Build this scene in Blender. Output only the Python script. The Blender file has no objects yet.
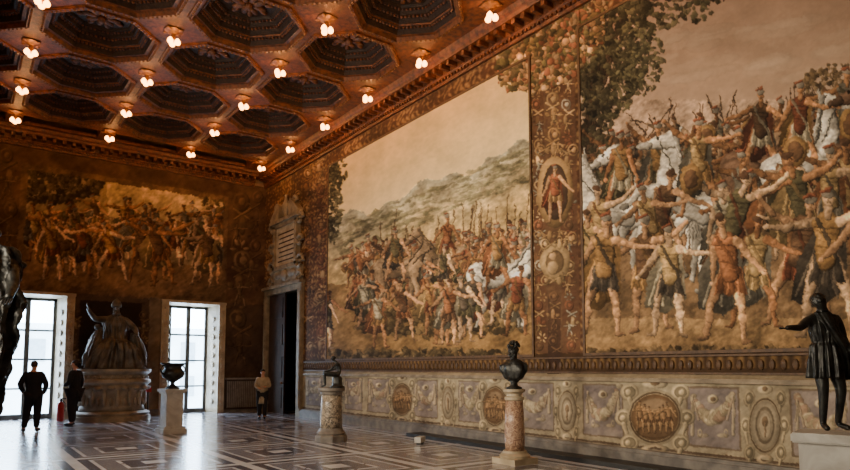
import bpy, bmesh, math, random
import numpy as np
from mathutils import Vector, Matrix, noise
random.seed(7); rng = np.random.default_rng(7)
C = bpy.context.scene.collection
PI = math.pi
# ------------------------------------------------------------------ camera
F = 630.0; TH = math.atan(465/630); PH = math.radians(4.7); H0 = 1.65
V0P = 368 - F*math.tan(PH)
Rv = np.array([math.cos(TH), -math.sin(TH), 0.0])
Fw = np.array([math.sin(TH)*math.cos(PH), math.cos(TH)*math.cos(PH), math.sin(PH)])
Uv = np.array([-math.sin(TH)*math.sin(PH), -math.cos(TH)*math.sin(PH), math.cos(PH)])
cam = bpy.data.cameras.new('camera'); co = bpy.data.objects.new('camera', cam); C.objects.link(co)
cam.sensor_width = 36; cam.lens = F/850*36; cam.shift_y = (V0P-235)/850; cam.clip_end = 300
M = Matrix(((Rv[0], Uv[0], -Fw[0], 0), (Rv[1], Uv[1], -Fw[1], 0), (Rv[2], Uv[2], -Fw[2], H0), (0, 0, 0, 1)))
co.matrix_world = M
bpy.context.scene.camera = co
XR, YB, ZC, XL, YF = 9.5, 23.5, 9.25, -2.2, -3.0
ZW = 8.8

def proj(X, Y, Z):
    dz = Z-H0
    cx = X*Rv[0]+Y*Rv[1]; cy = X*Uv[0]+Y*Uv[1]+dz*Uv[2]; cz = X*Fw[0]+Y*Fw[1]+dz*Fw[2]
    cz = np.maximum(cz, .05)
    return 425+F*cx/cz, V0P-F*cy/cz
def ray(u, v):
    a = (u-425)/F; b = (V0P-v)/F
    return [Fw[i]+Rv[i]*a+Uv[i]*b for i in range(3)]
def onR(u, v, x=XR):
    d = ray(u, v); t = x/d[0]; return Vector((x, d[1]*t, H0+d[2]*t))
def onB(u, v, y=YB):
    d = ray(u, v); t = y/d[1]; return Vector((d[0]*t, y, H0+d[2]*t))
def onF(u, v, z=0.0):
    d = ray(u, v); t = (z-H0)/d[2]; return Vector((d[0]*t, d[1]*t, z))

# ------------------------------------------------------------------ painted surfaces: colour buffer
U0, U1, V0, V1, S = -60, 1000, -150, 560, 2
UU, VV = np.meshgrid(np.arange(U0, U1, 1/S), np.arange(V0, V1, 1/S))
d = ray(UU, VV)
with np.errstate(all='ignore'):
    tr = XR/np.where(d[0] > 1e-3, d[0], 1e-3); Yr = d[1]*tr; Zr = H0+d[2]*tr
    tb = YB/np.where(d[1] > 1e-3, d[1], 1e-3); Xb = d[0]*tb; Zb = H0+d[2]*tb
isR = (Yr < YB)
img = np.zeros(UU.shape+(3,))+90.0
HH, WW = UU.shape
clip = np.ones(UU.shape)
def vnoise(P, Q, s, seed=0):
    r = np.random.default_rng(seed).random((64, 64))
    x = P/s; y = Q/s; xi = np.floor(x).astype(int); yi = np.floor(y).astype(int)
    fx = x-xi; fy = y-yi; fx = fx*fx*(3-2*fx); fy = fy*fy*(3-2*fy)
    a = r[yi % 64, xi % 64]; b = r[yi % 64, (xi+1) % 64]; c = r[(yi+1) % 64, xi % 64]; e = r[(yi+1) % 64, (xi+1) % 64]
    return (a*(1-fx)+b*fx)*(1-fy)+(c*(1-fx)+e*fx)*fy
def fbm(P, Q, s, seed=0, o=4):
    t = 0; w = 0
    for i in range(o):
        t = t+vnoise(P, Q, s/2**i, seed+i)*.6**i; w += .6**i
    return t/w
def col(*c): return np.array(c, float)
def setm(m, c):
    m = m.astype(float)
    if np.ndim(c) == 1: c = np.broadcast_to(np.array(c, float), img.shape)
    img[:] = img*(1-m[..., None])+c*m[..., None]
def lerp(a, b, t): t = np.clip(t, 0, 1)[..., None]; return np.array(a, float)*(1-t)+np.array(b, float)*t
def sl_(x0, x1, y0, y1):
    i0 = max(0, int((x0-U0)*S)); i1 = min(WW, int((x1-U0)*S)+2); j0 = max(0, int((y0-V0)*S)); j1 = min(HH, int((y1-V0)*S)+2)
    if i1 <= i0 or j1 <= j0: return None
    return (slice(j0, j1), slice(i0, i1))
def cap(x0, y0, r0, x1, y1, r1, c, sh=.5, al=1.):
    rm = max(r0, r1)+1; s = sl_(min(x0, x1)-rm, max(x0, x1)+rm, min(y0, y1)-rm, max(y0, y1)+rm)
    if s is None: return
    X = UU[s]; Y = VV[s]; dx, dy = x1-x0, y1-y0; L = dx*dx+dy*dy+1e-6
    t = np.clip(((X-x0)*dx+(Y-y0)*dy)/L, 0, 1); px = X-(x0+t*dx); py = Y-(y0+t*dy); r = r0+(r1-r0)*t
    dd = np.hypot(px, py); m = np.clip((r-dd)*S+.5, 0, 1)*clip[s]*al
    f = 1+sh*(-px*.75-py*.55)/r-.35*np.clip((dd/r-.7)*4, 0, 1)
    img[s] = img[s]*(1-m[..., None])+np.asarray(c, float)*f[..., None]*m[..., None]
def ell(cx, cy, rx, ry, c, ang=0, sh=.45, al=1., ring=0):
    rm = max(rx, ry)+1; s = sl_(cx-rm, cx+rm, cy-rm, cy+rm)
    if s is None: return
    X = UU[s]-cx; Y = VV[s]-cy; ca, sa = math.cos(ang), math.sin(ang)
    a = (X*ca+Y*sa)/rx; b = (-X*sa+Y*ca)/ry; q = np.sqrt(a*a+b*b)
    m = np.clip((1-q)*min(rx, ry)*S+.5, 0, 1)*clip[s]*al
    if ring: m = m*np.clip((q-(1-ring))*min(rx, ry)*S+.5, 0, 1)
    f = 1+sh*(-X*.75-Y*.55)/rm-.25*np.clip((q-.75)*4, 0, 1)
    img[s] = img[s]*(1-m[..., None])+np.asarray(c, float)*f[..., None]*m[..., None]
def poly(pts, c, al=1., c2=None):
    xs = [p[0] for p in pts]; ys = [p[1] for p in pts]; s = sl_(min(xs), max(xs), min(ys), max(ys))
    if s is None: return
    X = UU[s]; Y = VV[s]; ins = np.zeros(X.shape, bool)
    for i in range(len(pts)):
        x0, y0 = pts[i]; x1, y1 = pts[(i+1) % len(pts)]
        if y0 == y1: continue
        ins ^= ((y0 > Y) != (y1 > Y)) & (X < (x1-x0)*(Y-y0)/(y1-y0)+x0)
    m = ins*clip[s]*al; cc = np.asarray(c, float)
    if c2 is not None:
        t = ((Y-min(ys))/(max(ys)-min(ys)+1e-6))[..., None]; cc = cc*(1-t)+np.asarray(c2, float)*t
    cc = cc*(.85+.3*fbm(X, Y, 6, 5)[..., None])
    img[s] = img[s]*(1-m[..., None])+cc*m[..., None]
R_ = random.random
def U(a, b): return a+(b-a)*R_()
SK = [col(194, 148, 106), col(172, 124, 84), col(206, 168, 128), col(154, 108, 72)]
CL = [col(118, 70, 50), col(144, 110, 68), col(112, 104, 88), col(82, 72, 60), col(168, 138, 92), col(96, 72, 52), col(152, 140, 114), col(92, 84, 60), col(142, 94, 62)]
def fig(x, y, h, c1=None, c2=None, sk=None, arms=(-20, 25), fore=None, legs=(-8, 10), knee=None, lean=0, helm=None, helmc=None, shield=False, spear=0, cloak=None):
    c1 = random.choice(CL) if c1 is None else col(*c1); c2 = random.choice(CL) if c2 is None else col(*c2); sk = random.choice(SK) if sk is None else col(*sk)
    rd = math.radians; le = rd(lean)
    fore = fore or (arms[0]*1.2, arms[1]*1.2); knee = knee or (legs[0]*.3, legs[1]*.3)
    lk = [.26*h*math.cos(rd(a)) for a in legs]; sk2 = [.25*h*math.cos(rd(a)) for a in knee]
    hy = y-max(lk[0]+sk2[0], lk[1]+sk2[1]); hx = x
    cx, cy = hx+.24*h*math.sin(le), hy-.24*h*math.cos(le)
    nx, ny = hx+.33*h*math.sin(le), hy-.33*h*math.cos(le)
    gx, gy = hx+.41*h*math.sin(le*1.1), hy-.41*h*math.cos(le*1.1)
    if cloak is not None:
        cl = col(*cloak); poly([(nx, ny), (nx-.2*h, hy), (x-.24*h, hy+.26*h), (x-.05*h, hy+.32*h), (x+.14*h, hy+.18*h), (nx+.12*h, ny+.1*h)], cl, c2=cl*.5)
        for k in range(5): cap(nx-.02*h*k, ny+.05*h, .008*h, x-.2*h+k*.07*h, hy+.24*h, .014*h, cl*(.55 if k % 2 else 1.25), al=.7)
    def arm(i, w):
        s = -1 if i == 0 else 1; sx, sy = cx+s*.085*h, cy-.02*h
        ex, ey = sx+.17*h*math.sin(rd(arms[i])), sy+.17*h*math.cos(rd(arms[i]))
        wx, wy = ex+.16*h*math.sin(rd(fore[i])), ey+.16*h*math.cos(rd(fore[i]))
        k = 1 if w else .75
        cap(sx, sy, .038*h, ex, ey, .026*h, sk*k); cap(ex, ey, .027*h, wx, wy, .016*h, sk*k); ell(wx, wy, .022*h, .022*h, sk)
        if h > 50: ell(sx*.6+ex*.4, sy*.6+ey*.4, .03*h, .022*h, sk*1.12*k, rd(90-arms[i]))
        return wx, wy
    w0 = arm(0, False)
    for i in (0, 1):
        s = -1 if i == 0 else 1; kx, ky = hx+s*.045*h+.26*h*math.sin(rd(legs[i])), hy+lk[i]
        fx, fy = kx+.25*h*math.sin(rd(knee[i])), ky+sk2[i]; k = .8 if i == 0 else 1
        cap(hx+s*.045*h, hy, .058*h, kx, ky, .034*h, sk*k); cap(kx, ky, .034*h, fx, fy, .018*h, sk*k*.95)
        if h > 50: ell(kx*.7+fx*.3, ky*.7+fy*.3, .036*h, .05*h, sk*k*1.08); ell(kx, ky, .026*h, .022*h, sk*k*1.15)
        cap(fx, fy, .02*h, fx+.05*h*(1 if legs[i] > 0 else -1), fy+.005*h, .014*h, sk*.6)
    poly([(hx-.08*h, hy-.06*h), (hx+.08*h, hy-.06*h), (hx+.13*h, hy+.16*h), (hx+.05*h, hy+.13*h), (hx, hy+.18*h), (hx-.07*h, hy+.13*h), (hx-.12*h, hy+.17*h)], c2, c2=c2*.7)
    for k in range(6): cap(hx-.07*h+k*.028*h, hy-.03*h, .008*h, hx-.11*h+k*.044*h, hy+.15*h, .012*h, c2*(.55 if k % 2 else 1.2), al=.7)
    cap(hx, hy, .068*h, cx, cy, .088*h, c1); cap(cx-.07*h, cy-.01*h, .036*h, cx+.07*h, cy-.01*h, .04*h, c1*1.1)
    if h > 50:
        for k in range(4): a = .2+.2*k; cap(hx+(cx-hx)*a-.06*h, hy+(cy-hy)*a, .006*h, hx+(cx-hx)*a+.05*h, hy+(cy-hy)*a+.02*h, .008*h, c1*(.6 if k % 2 else 1.25), al=.6)
        cap(cx-.07*h, cy-.04*h, .014*h, hx+.07*h, hy-.02*h, .014*h, c2*.7, al=.8)
    cap(nx, ny+.04*h, .026*h, gx, gy, .026*h, sk*.85)
    ell(gx, gy, .04*h, .052*h, sk, lean*.02)
    if h > 40:
        ell(gx-.013*h, gy-.002*h, .008*h, .006*h, sk*.4); ell(gx+.017*h, gy-.002*h, .008*h, .006*h, sk*.4); cap(gx+.003*h, gy, .004*h, gx+.005*h, gy+.018*h, .005*h, sk*.7); cap(gx-.008*h, gy+.028*h, .004*h, gx+.014*h, gy+.028*h, .004*h, sk*.5)
    if helm:
        hc = col(126, 116, 100) if helmc is None else col(*helmc)
        ell(gx-.004*h, gy-.03*h, .046*h, .032*h, hc); cap(gx-.05*h, gy-.05*h, .012*h, gx+.01*h, gy-.072*h, .016*h, col(126, 76, 54))
    else:
        ell(gx-.01*h, gy-.03*h, .043*h, .03*h, col(82, 60, 44))
        if R_() < .4: ell(gx+.004*h, gy+.035*h, .026*h, .022*h, col(96, 70, 50))
    w1 = arm(1, True)
    if shield: ell(w0[0], w0[1], .09*h, .12*h, col(130, 100, 62)); ell(w0[0], w0[1], .06*h, .08*h, col(100, 74, 52))
def horse(x, y, w, c, dr=1, rear=0, dark=.7):
    c = col(*c); a = math.radians(rear)
    def T(p, q):
        X = p*math.cos(a)+q*math.sin(a); Y = -p*math.sin(a)+q*math.cos(a)
        return x+dr*X*w, y+Y*w
    def cp(p, r0, q, r1, cc=c): A = T(*p); B = T(*q); cap(A[0], A[1], r0*w, B[0], B[1], r1*w, cc)
    k = rear > 15
    for (h1, k1, f1) in (((.3, .12), (.5, .3) if k else (.3, .45), (.42, .5) if k else (.32, .8)), ((-.36, .1), (-.22, .4), (-.36, .78))):
        cp(h1, .1, k1, .05, c*dark); cp(k1, .045, f1, .028, c*dark)
    for i in range(5): cp((-.42, -.08), .03, (-.66+.05*i, .42+.02*i), .015, c*(.6+.12*i))
    cp((-.34, -.02), .2, (.3, -.02), .19); cp((-.36, .02), .17, (-.2, .05), .17, c*1.05); cp((-.15, .12), .08, (.25, .12), .08, c*.75)
    cp((.34, -.08), .17, (.56, -.46), .085); cp((.56, -.48), .09, (.76, -.3), .05); cp((.76, -.3), .05, (.82, -.25), .042, c*.75)
    cp((.52, -.56), .025, (.54, -.64), .01, c*.8); cp((.3, .0), .1, (.45, -.1), .08, c*1.08)
    for i in range(9): t = i/8; cp((.28+.26*t, -.2-.34*t), .03, (.16+.26*t, -.06-.34*t), .012, c*(.6+.3*(i % 2)))
    for (h1, k1, f1) in (((.36, .1), (.6, .16) if k else (.42, .45), (.66, .4) if k else (.38, .82)), ((-.4, .08), (-.3, .42), (-.5, .82))):
        cp(h1, .11, k1, .05); cp(k1, .05, f1, .028); cp(f1, .034, (f1[0]+.03, f1[1]+.03), .036, c*.5)
    A = T(.7, -.42); ell(A[0], A[1], .018*w, .018*w, c*.25); A = T(.66, -.4); B = T(.3, -.1); cap(A[0], A[1], .6, B[0], B[1], .6, c*.35)
def foliage(cx, cy, rx, ry, n, c, s=3):
    for i in range(n):
        a = U(0, 2*PI); r = math.sqrt(R_()); ell(cx+rx*r*math.cos(a), cy+ry*r*math.sin(a), U(.4, 1)*s, U(.25, .6)*s, col(*c)*U(.4, 1.3), U(0, 3), al=.85)
def scrolls(u0, v0, u1, v1, n, s, cols_):
    for i in range(n):
        t = (i+.5)/n; x = u0+(u1-u0)*t+U(-1, 1)*s*.4; y = v0+(v1-v0)*t; c = col(*random.choice(cols_))*U(.75, 1.1)
        k = i % 5
        if k == 0: ell(x, y, s*.8, s*.9, c, ring=.25); ell(x+s*.1, y, s*.35, s*.4, c*1.1)
        elif k == 1: cap(x-s*.8, y-s*.4, s*.16, x+s*.7, y+s*.5, s*.1, c); cap(x+s*.8, y-s*.4, s*.16, x-s*.7, y+s*.5, s*.1, c)
        elif k == 2: ell(x, y, s*.35, s*.9, c); ell(x-s*.8, y+s*.1, s*.35, s*.25, c*.9, .5); ell(x+s*.8, y+s*.1, s*.35, s*.25, c*.9, -.5)
        elif k == 3: fig(x, y+s, s*2.4, tuple(c*.9), tuple(c), tuple(c*1.15), arms=(-70, 80), legs=(-25, 25))
        else:
            for q in range(6): ell(x+s*.6*math.cos(q*1.05), y+s*.6*math.sin(q*1.05), s*.3, s*.14, c, q*1.05)
def anyfig(x, y, h, k=1.):
    fig(x, y, h, tuple(random.choice(CL)*k), tuple(random.choice(CL)*k), tuple(random.choice(SK)*k), arms=(U(-120, 0), U(0, 120)), legs=(U(-34, -4), U(4, 34)), lean=U(-18, 18), helm=R_() < .5, shield=R_() < .15, cloak=tuple(random.choice(CL)*k) if R_() < .7 else None)

# ---- right wall base
nz = fbm(Yr, Zr, .9, 3); nz2 = fbm(Yr, Zr, .25, 9); nzf = fbm(Yr, Zr, .12, 19)
orn = np.sin(2*PI*Yr/.42+2.2*np.sin(2*PI*Zr/.45))*np.sin(2*PI*Zr/.4+2*np.sin(2*PI*Yr/.5))
base = lerp((78, 52, 36), (146, 112, 72), np.clip(orn*.9+nzf*1.6-.6, 0, 1))*(.75+.5*nz[..., None])
setm(isR, base)
P1 = (9.12, 18.15, 1.93, 8.25); P2 = (2.2, 7.75, 1.93, 8.3)
m1 = isR & (Yr > P1[0]-.05) & (Yr < P1[1]+.05) & (Zr > P1[2]-.05) & (Zr < P1[3]+.05)
m2 = isR & (Yr > P2[0]-.05) & (Yr < P2[1]+.05) & (Zr > P2[2]-.05) & (Zr < P2[3]+.05)
# dado
dm = isR & (Zr < 1.93)
setm(dm, lerp((134, 121, 98), (176, 162, 134), nz2*1.4-.2))
setm(isR & (Zr > 1.56) & (Zr < 1.93), lerp((66, 48, 32), (124, 94, 58), (np.sin(2*PI*Yr/.16)*.5+.5)*(np.abs(Zr-1.75) < .1)))
setm(isR & (Zr > 1.44) & (Zr < 1.56), col(138, 120, 94)); setm(isR & (np.abs(Zr-1.44) < .012), col(86, 68, 54))
setm(isR & (Zr < .3), lerp((116, 104, 88), (146, 132, 110), nz)); setm(isR & (np.abs(Zr-.3) < .02), col(88, 72, 58))
def yu(u): return onR(u, 410).y
for (a, b) in ((306, 322), (345, 362), (368, 390), (414, 437), (459, 480), (512, 553), (584, 622), (688, 738), (792, 850), (872, 940)):
    y1, y0 = yu(a), yu(b)
    setm(isR & (Yr > y0-.03) & (Yr < y1+.03) & (Zr > .4) & (Zr < 1.36), col(112, 96, 78))
    setm(isR & (Yr > y0) & (Yr < y1) & (Zr > .43) & (Zr < 1.33), lerp((104, 94, 92), (156, 142, 130), nz2*1.5-.2))
    v_ = float(proj(XR, (y0+y1)/2, 1.2)[1]); vb = float(proj(XR, (y0+y1)/2, .5)[1]); w = (b-a)*.4; c = (a+b)/2; hh = vb-v_
    n = max(10, int(w*2.2)); sg = U(.35, .6); tl = U(-.15, .15)
    for i in range(n+1):
        t = i/n*2-1; s = max(.9, hh*.085)*(1.6-.6*abs(t))
        for q in range(3): ell(c+t*w+U(-1, 1), v_+hh*sg*(1-t*t)+hh*tl*t+U(-.08, .1)*hh, s*U(.6, 1), s*U(.5, .8), col(*random.choice([(172, 156, 126), (140, 126, 100), (184, 168, 138), (146, 120, 98)])), U(0, 3), sh=.3, al=.85)
    for t in (-1, 1):
        cap(c+t*w, v_-1, 1.1, c+t*w*1.02, v_+hh*U(.6, .85), 1.8, col(164, 148, 120), al=.85); cap(c+t*w, v_, .7, c+t*w*.72, v_+hh*.5, 1.4, col(148, 130, 108), al=.8); cap(c+t*w, v_, .5, c+t*w*1.1, v_+hh*.4, 1., col(146, 130, 106), al=.8)
    ell(c, v_+hh*.05, hh*.12, hh*.1, col(176, 160, 130)); ell(c, v_+hh*.05, hh*.06, hh*.05, col(110, 92, 72))
    for t in (-.5, .5): ell(c+t*w, v_+hh*.85, w*.3, hh*.05, col(162, 146, 118), al=.8); ell(c+t*w*1.3, v_+hh*.8, w*.12, hh*.1, col(162, 146, 118), ring=.4)
for (u, w, gold) in ((402, 12, 1), (495, 15, 1), (655, 31, 1), (337, 6, 1), (448, 7, 0), (567, 11, 0), (765, 19, 0), (960, 26, 0)):
    y = yu(u); va = float(proj(XR, y, 1.42)[1]); vb = float(proj(XR, y, .22)[1]); c = (va+vb)/2; r = (vb-va)/2*(.98 if gold else .9)
    for sx_ in (-1, 1):
        for sy_ in (-1, 0, 1):
            cc = col(178, 160, 128)*U(.85, 1.08); X_ = u+sx_*w*(1.0 if sy_ == 0 else .82); Y_ = c+sy_*r*.72
            ell(X_, Y_, w*.3, r*.24, cc, sh=.25); ell(X_, Y_, w*.2, r*.16, cc*.72, sh=.1); ell(X_+sx_*w*.04, Y_, w*.1, r*.09, cc*1.05)
            cap(X_, Y_+r*.2, w*.09, X_-sx_*w*.1, Y_+r*.5, w*.05, cc*.9)
    ell(u, c, w*.9, r*.8, (182, 164, 132), sh=.1); ell(u, c, w*.83, r*.73, (106, 86, 66), ring=.07, sh=0); ell(u, c, w*.76, r*.66, (124, 96, 68) if gold else (158, 143, 118), sh=.06)
    if gold:
        ell(u, c+r*.4, w*.6, r*.2, (100, 78, 56), sh=0); ell(u, c-r*.35, w*.5, r*.2, (142, 118, 90), sh=0)
        for k in range(6): fig(u-w*.48+w*.19*k, c+r*U(.35, .5), r*U(.7, .9), (146, 114, 80), (116, 88, 62), (160, 128, 92), arms=(U(-90, 0), U(0, 90)), lean=U(-15, 15))
    else:
        ell(u, c, w*.5, r*.5, (128, 112, 90), ring=.2, sh=.1); ell(u, c+r*.02, w*.34, r*.38, (176, 158, 130), sh=.15); ell(u, c-r*.1, w*.16, r*.14, (126, 104, 80)); cap(u, c-r*.05, .8, u, c+r*.3, .8, (126, 104, 80))
    ell(u, c-r*.96, w*.42, r*.13, (186, 168, 136)); ell(u, c-r*.98, w*.15, r*.07, (120, 98, 74)); ell(u, c+r*.9, w*.45, r*.13, (168, 148, 118), ring=.5)
# vertical ornamental strips
for u in (541, 571):
    setm(isR & (np.abs(Yr-yu(u)) < .26) & (Zr > 1.95) & (Zr < 8.2), lerp((76, 52, 38), (108, 78, 54), nz2))
    scrolls(u-4, 60, u, 350, 36, 6.0, [(165, 132, 90), (184, 152, 108), (128, 96, 66), (128, 82, 58), (140, 132, 114)])
setm(isR & (np.abs(Yr-yu(556)) < .2) & (Zr > 1.95) & (Zr < 8.2), lerp((78, 56, 42), (112, 84, 58), nzf))
scrolls(552, 60, 556, 160, 14, 8, [(170, 138, 94), (150, 116, 76)])
poly([(548, 296), (561, 296), (561, 374), (548, 374)], (82, 60, 44), c2=(60, 42, 32)); scrolls(555, 292, 555, 354, 7, 6, [(140, 108, 74), (116, 86, 60)])
ell(555, 192, 18, 36, (156, 124, 82)); ell(555, 192, 13, 28, (78, 60, 46), sh=.1); fig(555, 222, 58, (140, 84, 58), (164, 128, 84), (196, 150, 106), arms=(-20, 40), helm=1, cloak=(126, 72, 50))
ell(555, 262, 15, 19, (166, 138, 98), sh=.2); ell(555, 262, 9, 12, (120, 96, 68), sh=.1); ell(553, 268, 6, 7, (176, 146, 106)); ell(553, 256, 4, 4, (186, 150, 108)); scrolls(543, 244, 567, 244, 4, 6, [(176, 146, 102)]); scrolls(543, 280, 567, 280, 4, 6, [(166, 136, 94)])
scrolls(535, 150, 575, 150, 6, 7, [(170, 134, 90)]); scrolls(535, 235, 575, 237, 6, 6, [(170, 134, 90)])
scrolls(308, 170, 310, 350, 26, 5, [(160, 128, 88), (120, 84, 56), (90, 66, 48)]); scrolls(320, 150, 322, 350, 28, 5.5, [(165, 134, 94), (104, 68, 48), (140, 110, 76)])
scrolls(298, 190, 299, 300, 14, 4, [(150, 118, 80), (90, 62, 42)])
for (u0, v0, u1, v1, n, s) in ((272, 182, 330, 138, 16, 6), (330, 138, 420, 84, 20, 8), (420, 84, 520, 28, 20, 9)): scrolls(u0, v0, u1, v1, n, s, [(170, 134, 90), (120, 78, 54), (150, 122, 84), (98, 82, 58)])
# left picture: a plain generic scene - pale sky, hills, a standing crowd
clip = m1.astype(float)
t = (8.2-Zr)/3.4
setm(m1, lerp((220, 184, 124), (254, 232, 180), t)*(.95+.1*fbm(Yr, Zr*2, 1.5, 21)[..., None]))
ridge = 222-(UU-335)*.40+5*np.sin(UU*.07)+3*np.sin(UU*.19)
hill = m1 & (VV > ridge); setm(hill, lerp((170, 162, 134), (190, 160, 108), (VV-ridge)/60)*(.8+.4*fbm(UU, VV, 12, 31)[..., None]))
for i in range(260):
    u = U(335, 530); v = 222-(u-335)*.40+U(3, 38); ell(u, v, U(2, 9), U(.8, 1.8), col(112, 106, 78)*U(.8, 1.3), -.35, al=.6)
setm(m1 & (VV > 285), lerp((160, 126, 80), (124, 96, 60), (VV-285)/75)*(.8+.4*fbm(UU, VV, 9, 41)[..., None]))
foliage(333, 200, 9, 44, 260, (92, 86, 62), 3); foliage(338, 170, 10, 16, 60, (86, 80, 56), 3); foliage(440, 322, 90, 16, 260, (104, 86, 58), 6)
items = [('f', U(345, 526), U(276, 306)) for i in range(64)]+[('f', U(322, 526), U(318, 350)) for i in range(15)]+[('h', U(365, 420), 306), ('h', U(440, 470), 296), ('h', 500, 326)]
items.sort(key=lambda p: p[2])
for kd, u, v in items:
    k = .62+(v-280)/190+(u-330)/420
    if kd == 'f':
        h = 46*k+10; fig(u, v, h, arms=(U(-70, 0), U(0, 80)), legs=(U(-20, 0), U(2, 22)), lean=U(-10, 10), helm=R_() < .5, shield=R_() < .12, cloak=tuple(random.choice(CL)) if R_() < .6 else None)
        if R_() < .4 and v < 305: cap(u+U(-3, 3), v-h*.5, .5, u+U(-3, 8), v-h*U(1.2, 1.55), .4, (84, 64, 46))
    else:
        w_ = 44*k+6; cc = random.choice([(212, 202, 182), (196, 184, 162), (150, 124, 94)]); dr = random.choice((1, -1)); horse(u, v-w_*.8, w_, cc, dr); fig(u-dr*2, v-w_*.55, w_*1.15, None, None, legs=(-20, 20), arms=(-30, 30), helm=1, cloak=tuple(random.choice(CL)))
foliage(420, 354, 100, 5, 260, (96, 80, 54), 4)
# right picture: a plain generic scene - dusky sky, tree, a dense crowd with riders
clip = m2.astype(float)
setm(m2, lerp((136, 108, 88), (186, 156, 128), (VV+60)/190)*(.9+.2*fbm(UU, VV*1.8, 60, 51)[..., None]))
for i in range(26): ell(U(640, 900), U(20, 90), U(20, 50), U(4, 9), col(198, 172, 144)*U(.8, 1.05), -.2, sh=.1, al=.22)
setm(m2 & (VV > 140+6*np.sin(UU*.06)), lerp((84, 66, 50), (126, 100, 70), (VV-150)/180)*(.7+.6*fbm(UU, VV, 16, 61)[..., None]))
setm(m2 & (VV > 318), lerp((154, 124, 86), (130, 102, 68), (VV-310)/45)*(.75+.5*fbm(UU, VV, 10, 62)[..., None]))
for i in range(14): cap(U(578, 596), 150, U(1, 3), U(590, 650), U(-60, 90), U(.5, 2), (60, 46, 34))
foliage(606, 30, 46, 90, 1200, (78, 72, 50), 5); foliage(640, 60, 26, 36, 260, (88, 82, 58), 3.5); foliage(660, -20, 70, 50, 600, (74, 68, 48), 5); foliage(594, 120, 20, 50, 240, (64, 58, 42), 4); foliage(840, 90, 40, 26, 300, (110, 90, 64), 4)
for i in range(46): u = U(640, 850); cap(u, U(125, 170), .7, u+U(-26, 22), U(88, 118)-(u-740)*.1, .5, (66, 50, 38))
items = [('f', U(590, 930), U(168, 225)) for i in range(62)]+[('f', U(590, 930), U(235, 300)) for i in range(22)]+[('f', 606+i*38+U(-12, 12), U(318, 344)) for i in range(9)]+[('h', 610+i*48+U(-14, 14), U(215, 300)) for i in range(7)]
items.sort(key=lambda p: p[2])
for kd, u, v in items:
    q = (v-165)/180; k = .62+.42*q; sc = 56+64*q+(u-590)*.09
    yy = v+8*(1-q)-(u-740)*.1*(1-q)
    if kd == 'f': anyfig(u, yy, sc*U(.9, 1.15), k)
    else:
        cc = np.array(random.choice([(218, 208, 190), (206, 196, 176), (104, 80, 62), (188, 176, 156), (84, 66, 52)]))*min(1, k+.2); dr = random.choice((1, -1)); w_ = sc*.9; re = random.choice((0, 10, 20, 28)); horse(u, yy-w_*.75, w_, tuple(cc), dr, re); fig(u-dr*3, yy-w_*.6, w_*1.1, tuple(random.choice(CL)*k), None, legs=(-22, 22), arms=(U(-120, -10), U(10, 110)), helm=1, cloak=tuple(random.choice(CL)*k))
foliage(700, 352, 140, 5, 260, (104, 84, 58), 4)
clip = (isR & ~m1 & ~m2).astype(float); clip = np.maximum(clip, (m1 & (UU > 498)).astype(float)*(VV < 92)); clip = np.maximum(clip, m2*(UU < 606)*(VV < 76))
for i in range(1100):
    a = U(0, 6.28); r = U(0, 1)**.5; x = 552+56*r*math.cos(a); y = 42+50*r*math.sin(a)*.9-(x-552)*.45
    ell(x, y, U(1.5, 4.8), U(1.2, 3.8), col(*random.choice([(176, 134, 90), (124, 102, 64), (146, 92, 64), (196, 160, 116), (94, 80, 54), (104, 94, 58)]))*U(.6, 1.1), U(0, 3))
# ---- back wall base
clip = (~isR).astype(float); B = ~isR
nb = fbm(Xb, Zb, .9, 13); nb2 = fbm(Xb, Zb, .2, 15); nb3 = fbm(Xb, Zb, .45, 17)
orb = np.sin(2*PI*Xb/.45+2*np.sin(2*PI*Zb/.5))*np.sin(2*PI*Zb/.42+2*np.sin(2*PI*Xb/.5))
setm(B, lerp((66, 46, 34), (108, 82, 58), nb3*1.5-.25)*(.75+.5*nb[..., None]))
PB = (1.35, 7.95, 4.1, 8.15)
bz = 4.32-.22*np.abs(np.sin(PI*(Xb-.95)/2.9))+.06*np.sin(Xb*9)
mball = B & (Xb > PB[0]-.05) & (Xb < PB[1]+.05) & (Zb > PB[2]-.05) & (Zb < PB[3]+.05)
mb = mball & (Xb > PB[0]+.14) & (Xb < PB[1]-.12) & (Zb > bz+.1) & (Zb < 8.0)
setm(mball, lerp((80, 60, 44), (122, 96, 68), nb3*1.3-.1+.15*np.sin(Xb*13)))
setm(B & (Zb < 4.1), lerp((96, 82, 66), (132, 114, 92), nb))
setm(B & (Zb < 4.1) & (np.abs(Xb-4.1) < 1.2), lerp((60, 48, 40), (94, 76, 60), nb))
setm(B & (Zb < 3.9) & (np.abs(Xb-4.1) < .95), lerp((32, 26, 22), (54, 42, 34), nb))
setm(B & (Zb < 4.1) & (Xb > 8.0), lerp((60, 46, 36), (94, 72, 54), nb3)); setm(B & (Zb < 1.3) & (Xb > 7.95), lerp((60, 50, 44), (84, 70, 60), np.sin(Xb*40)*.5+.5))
for x_ in (3.05, 5.15):
    a_, b_ = proj(x_, YB, 3.6), proj(x_, YB, .5); scrolls(float(a_[0]), float(a_[1]), float(b_[0]), float(b_[1]), 14, 5, [(160, 138, 104), (136, 112, 80), (96, 76, 56)])
scrolls(241, 196, 238, 360, 14, 11, [(118, 92, 64), (100, 76, 54), (128, 102, 74)]); scrolls(256, 192, 252, 290, 10, 7, [(106, 82, 58), (90, 68, 50)])
scrolls(20, 134, 262, 182, 30, 6, [(118, 92, 64), (100, 76, 54)]); scrolls(8, 150, 8, 280, 12, 9, [(108, 84, 60)])
clip = mb.astype(float)
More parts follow.
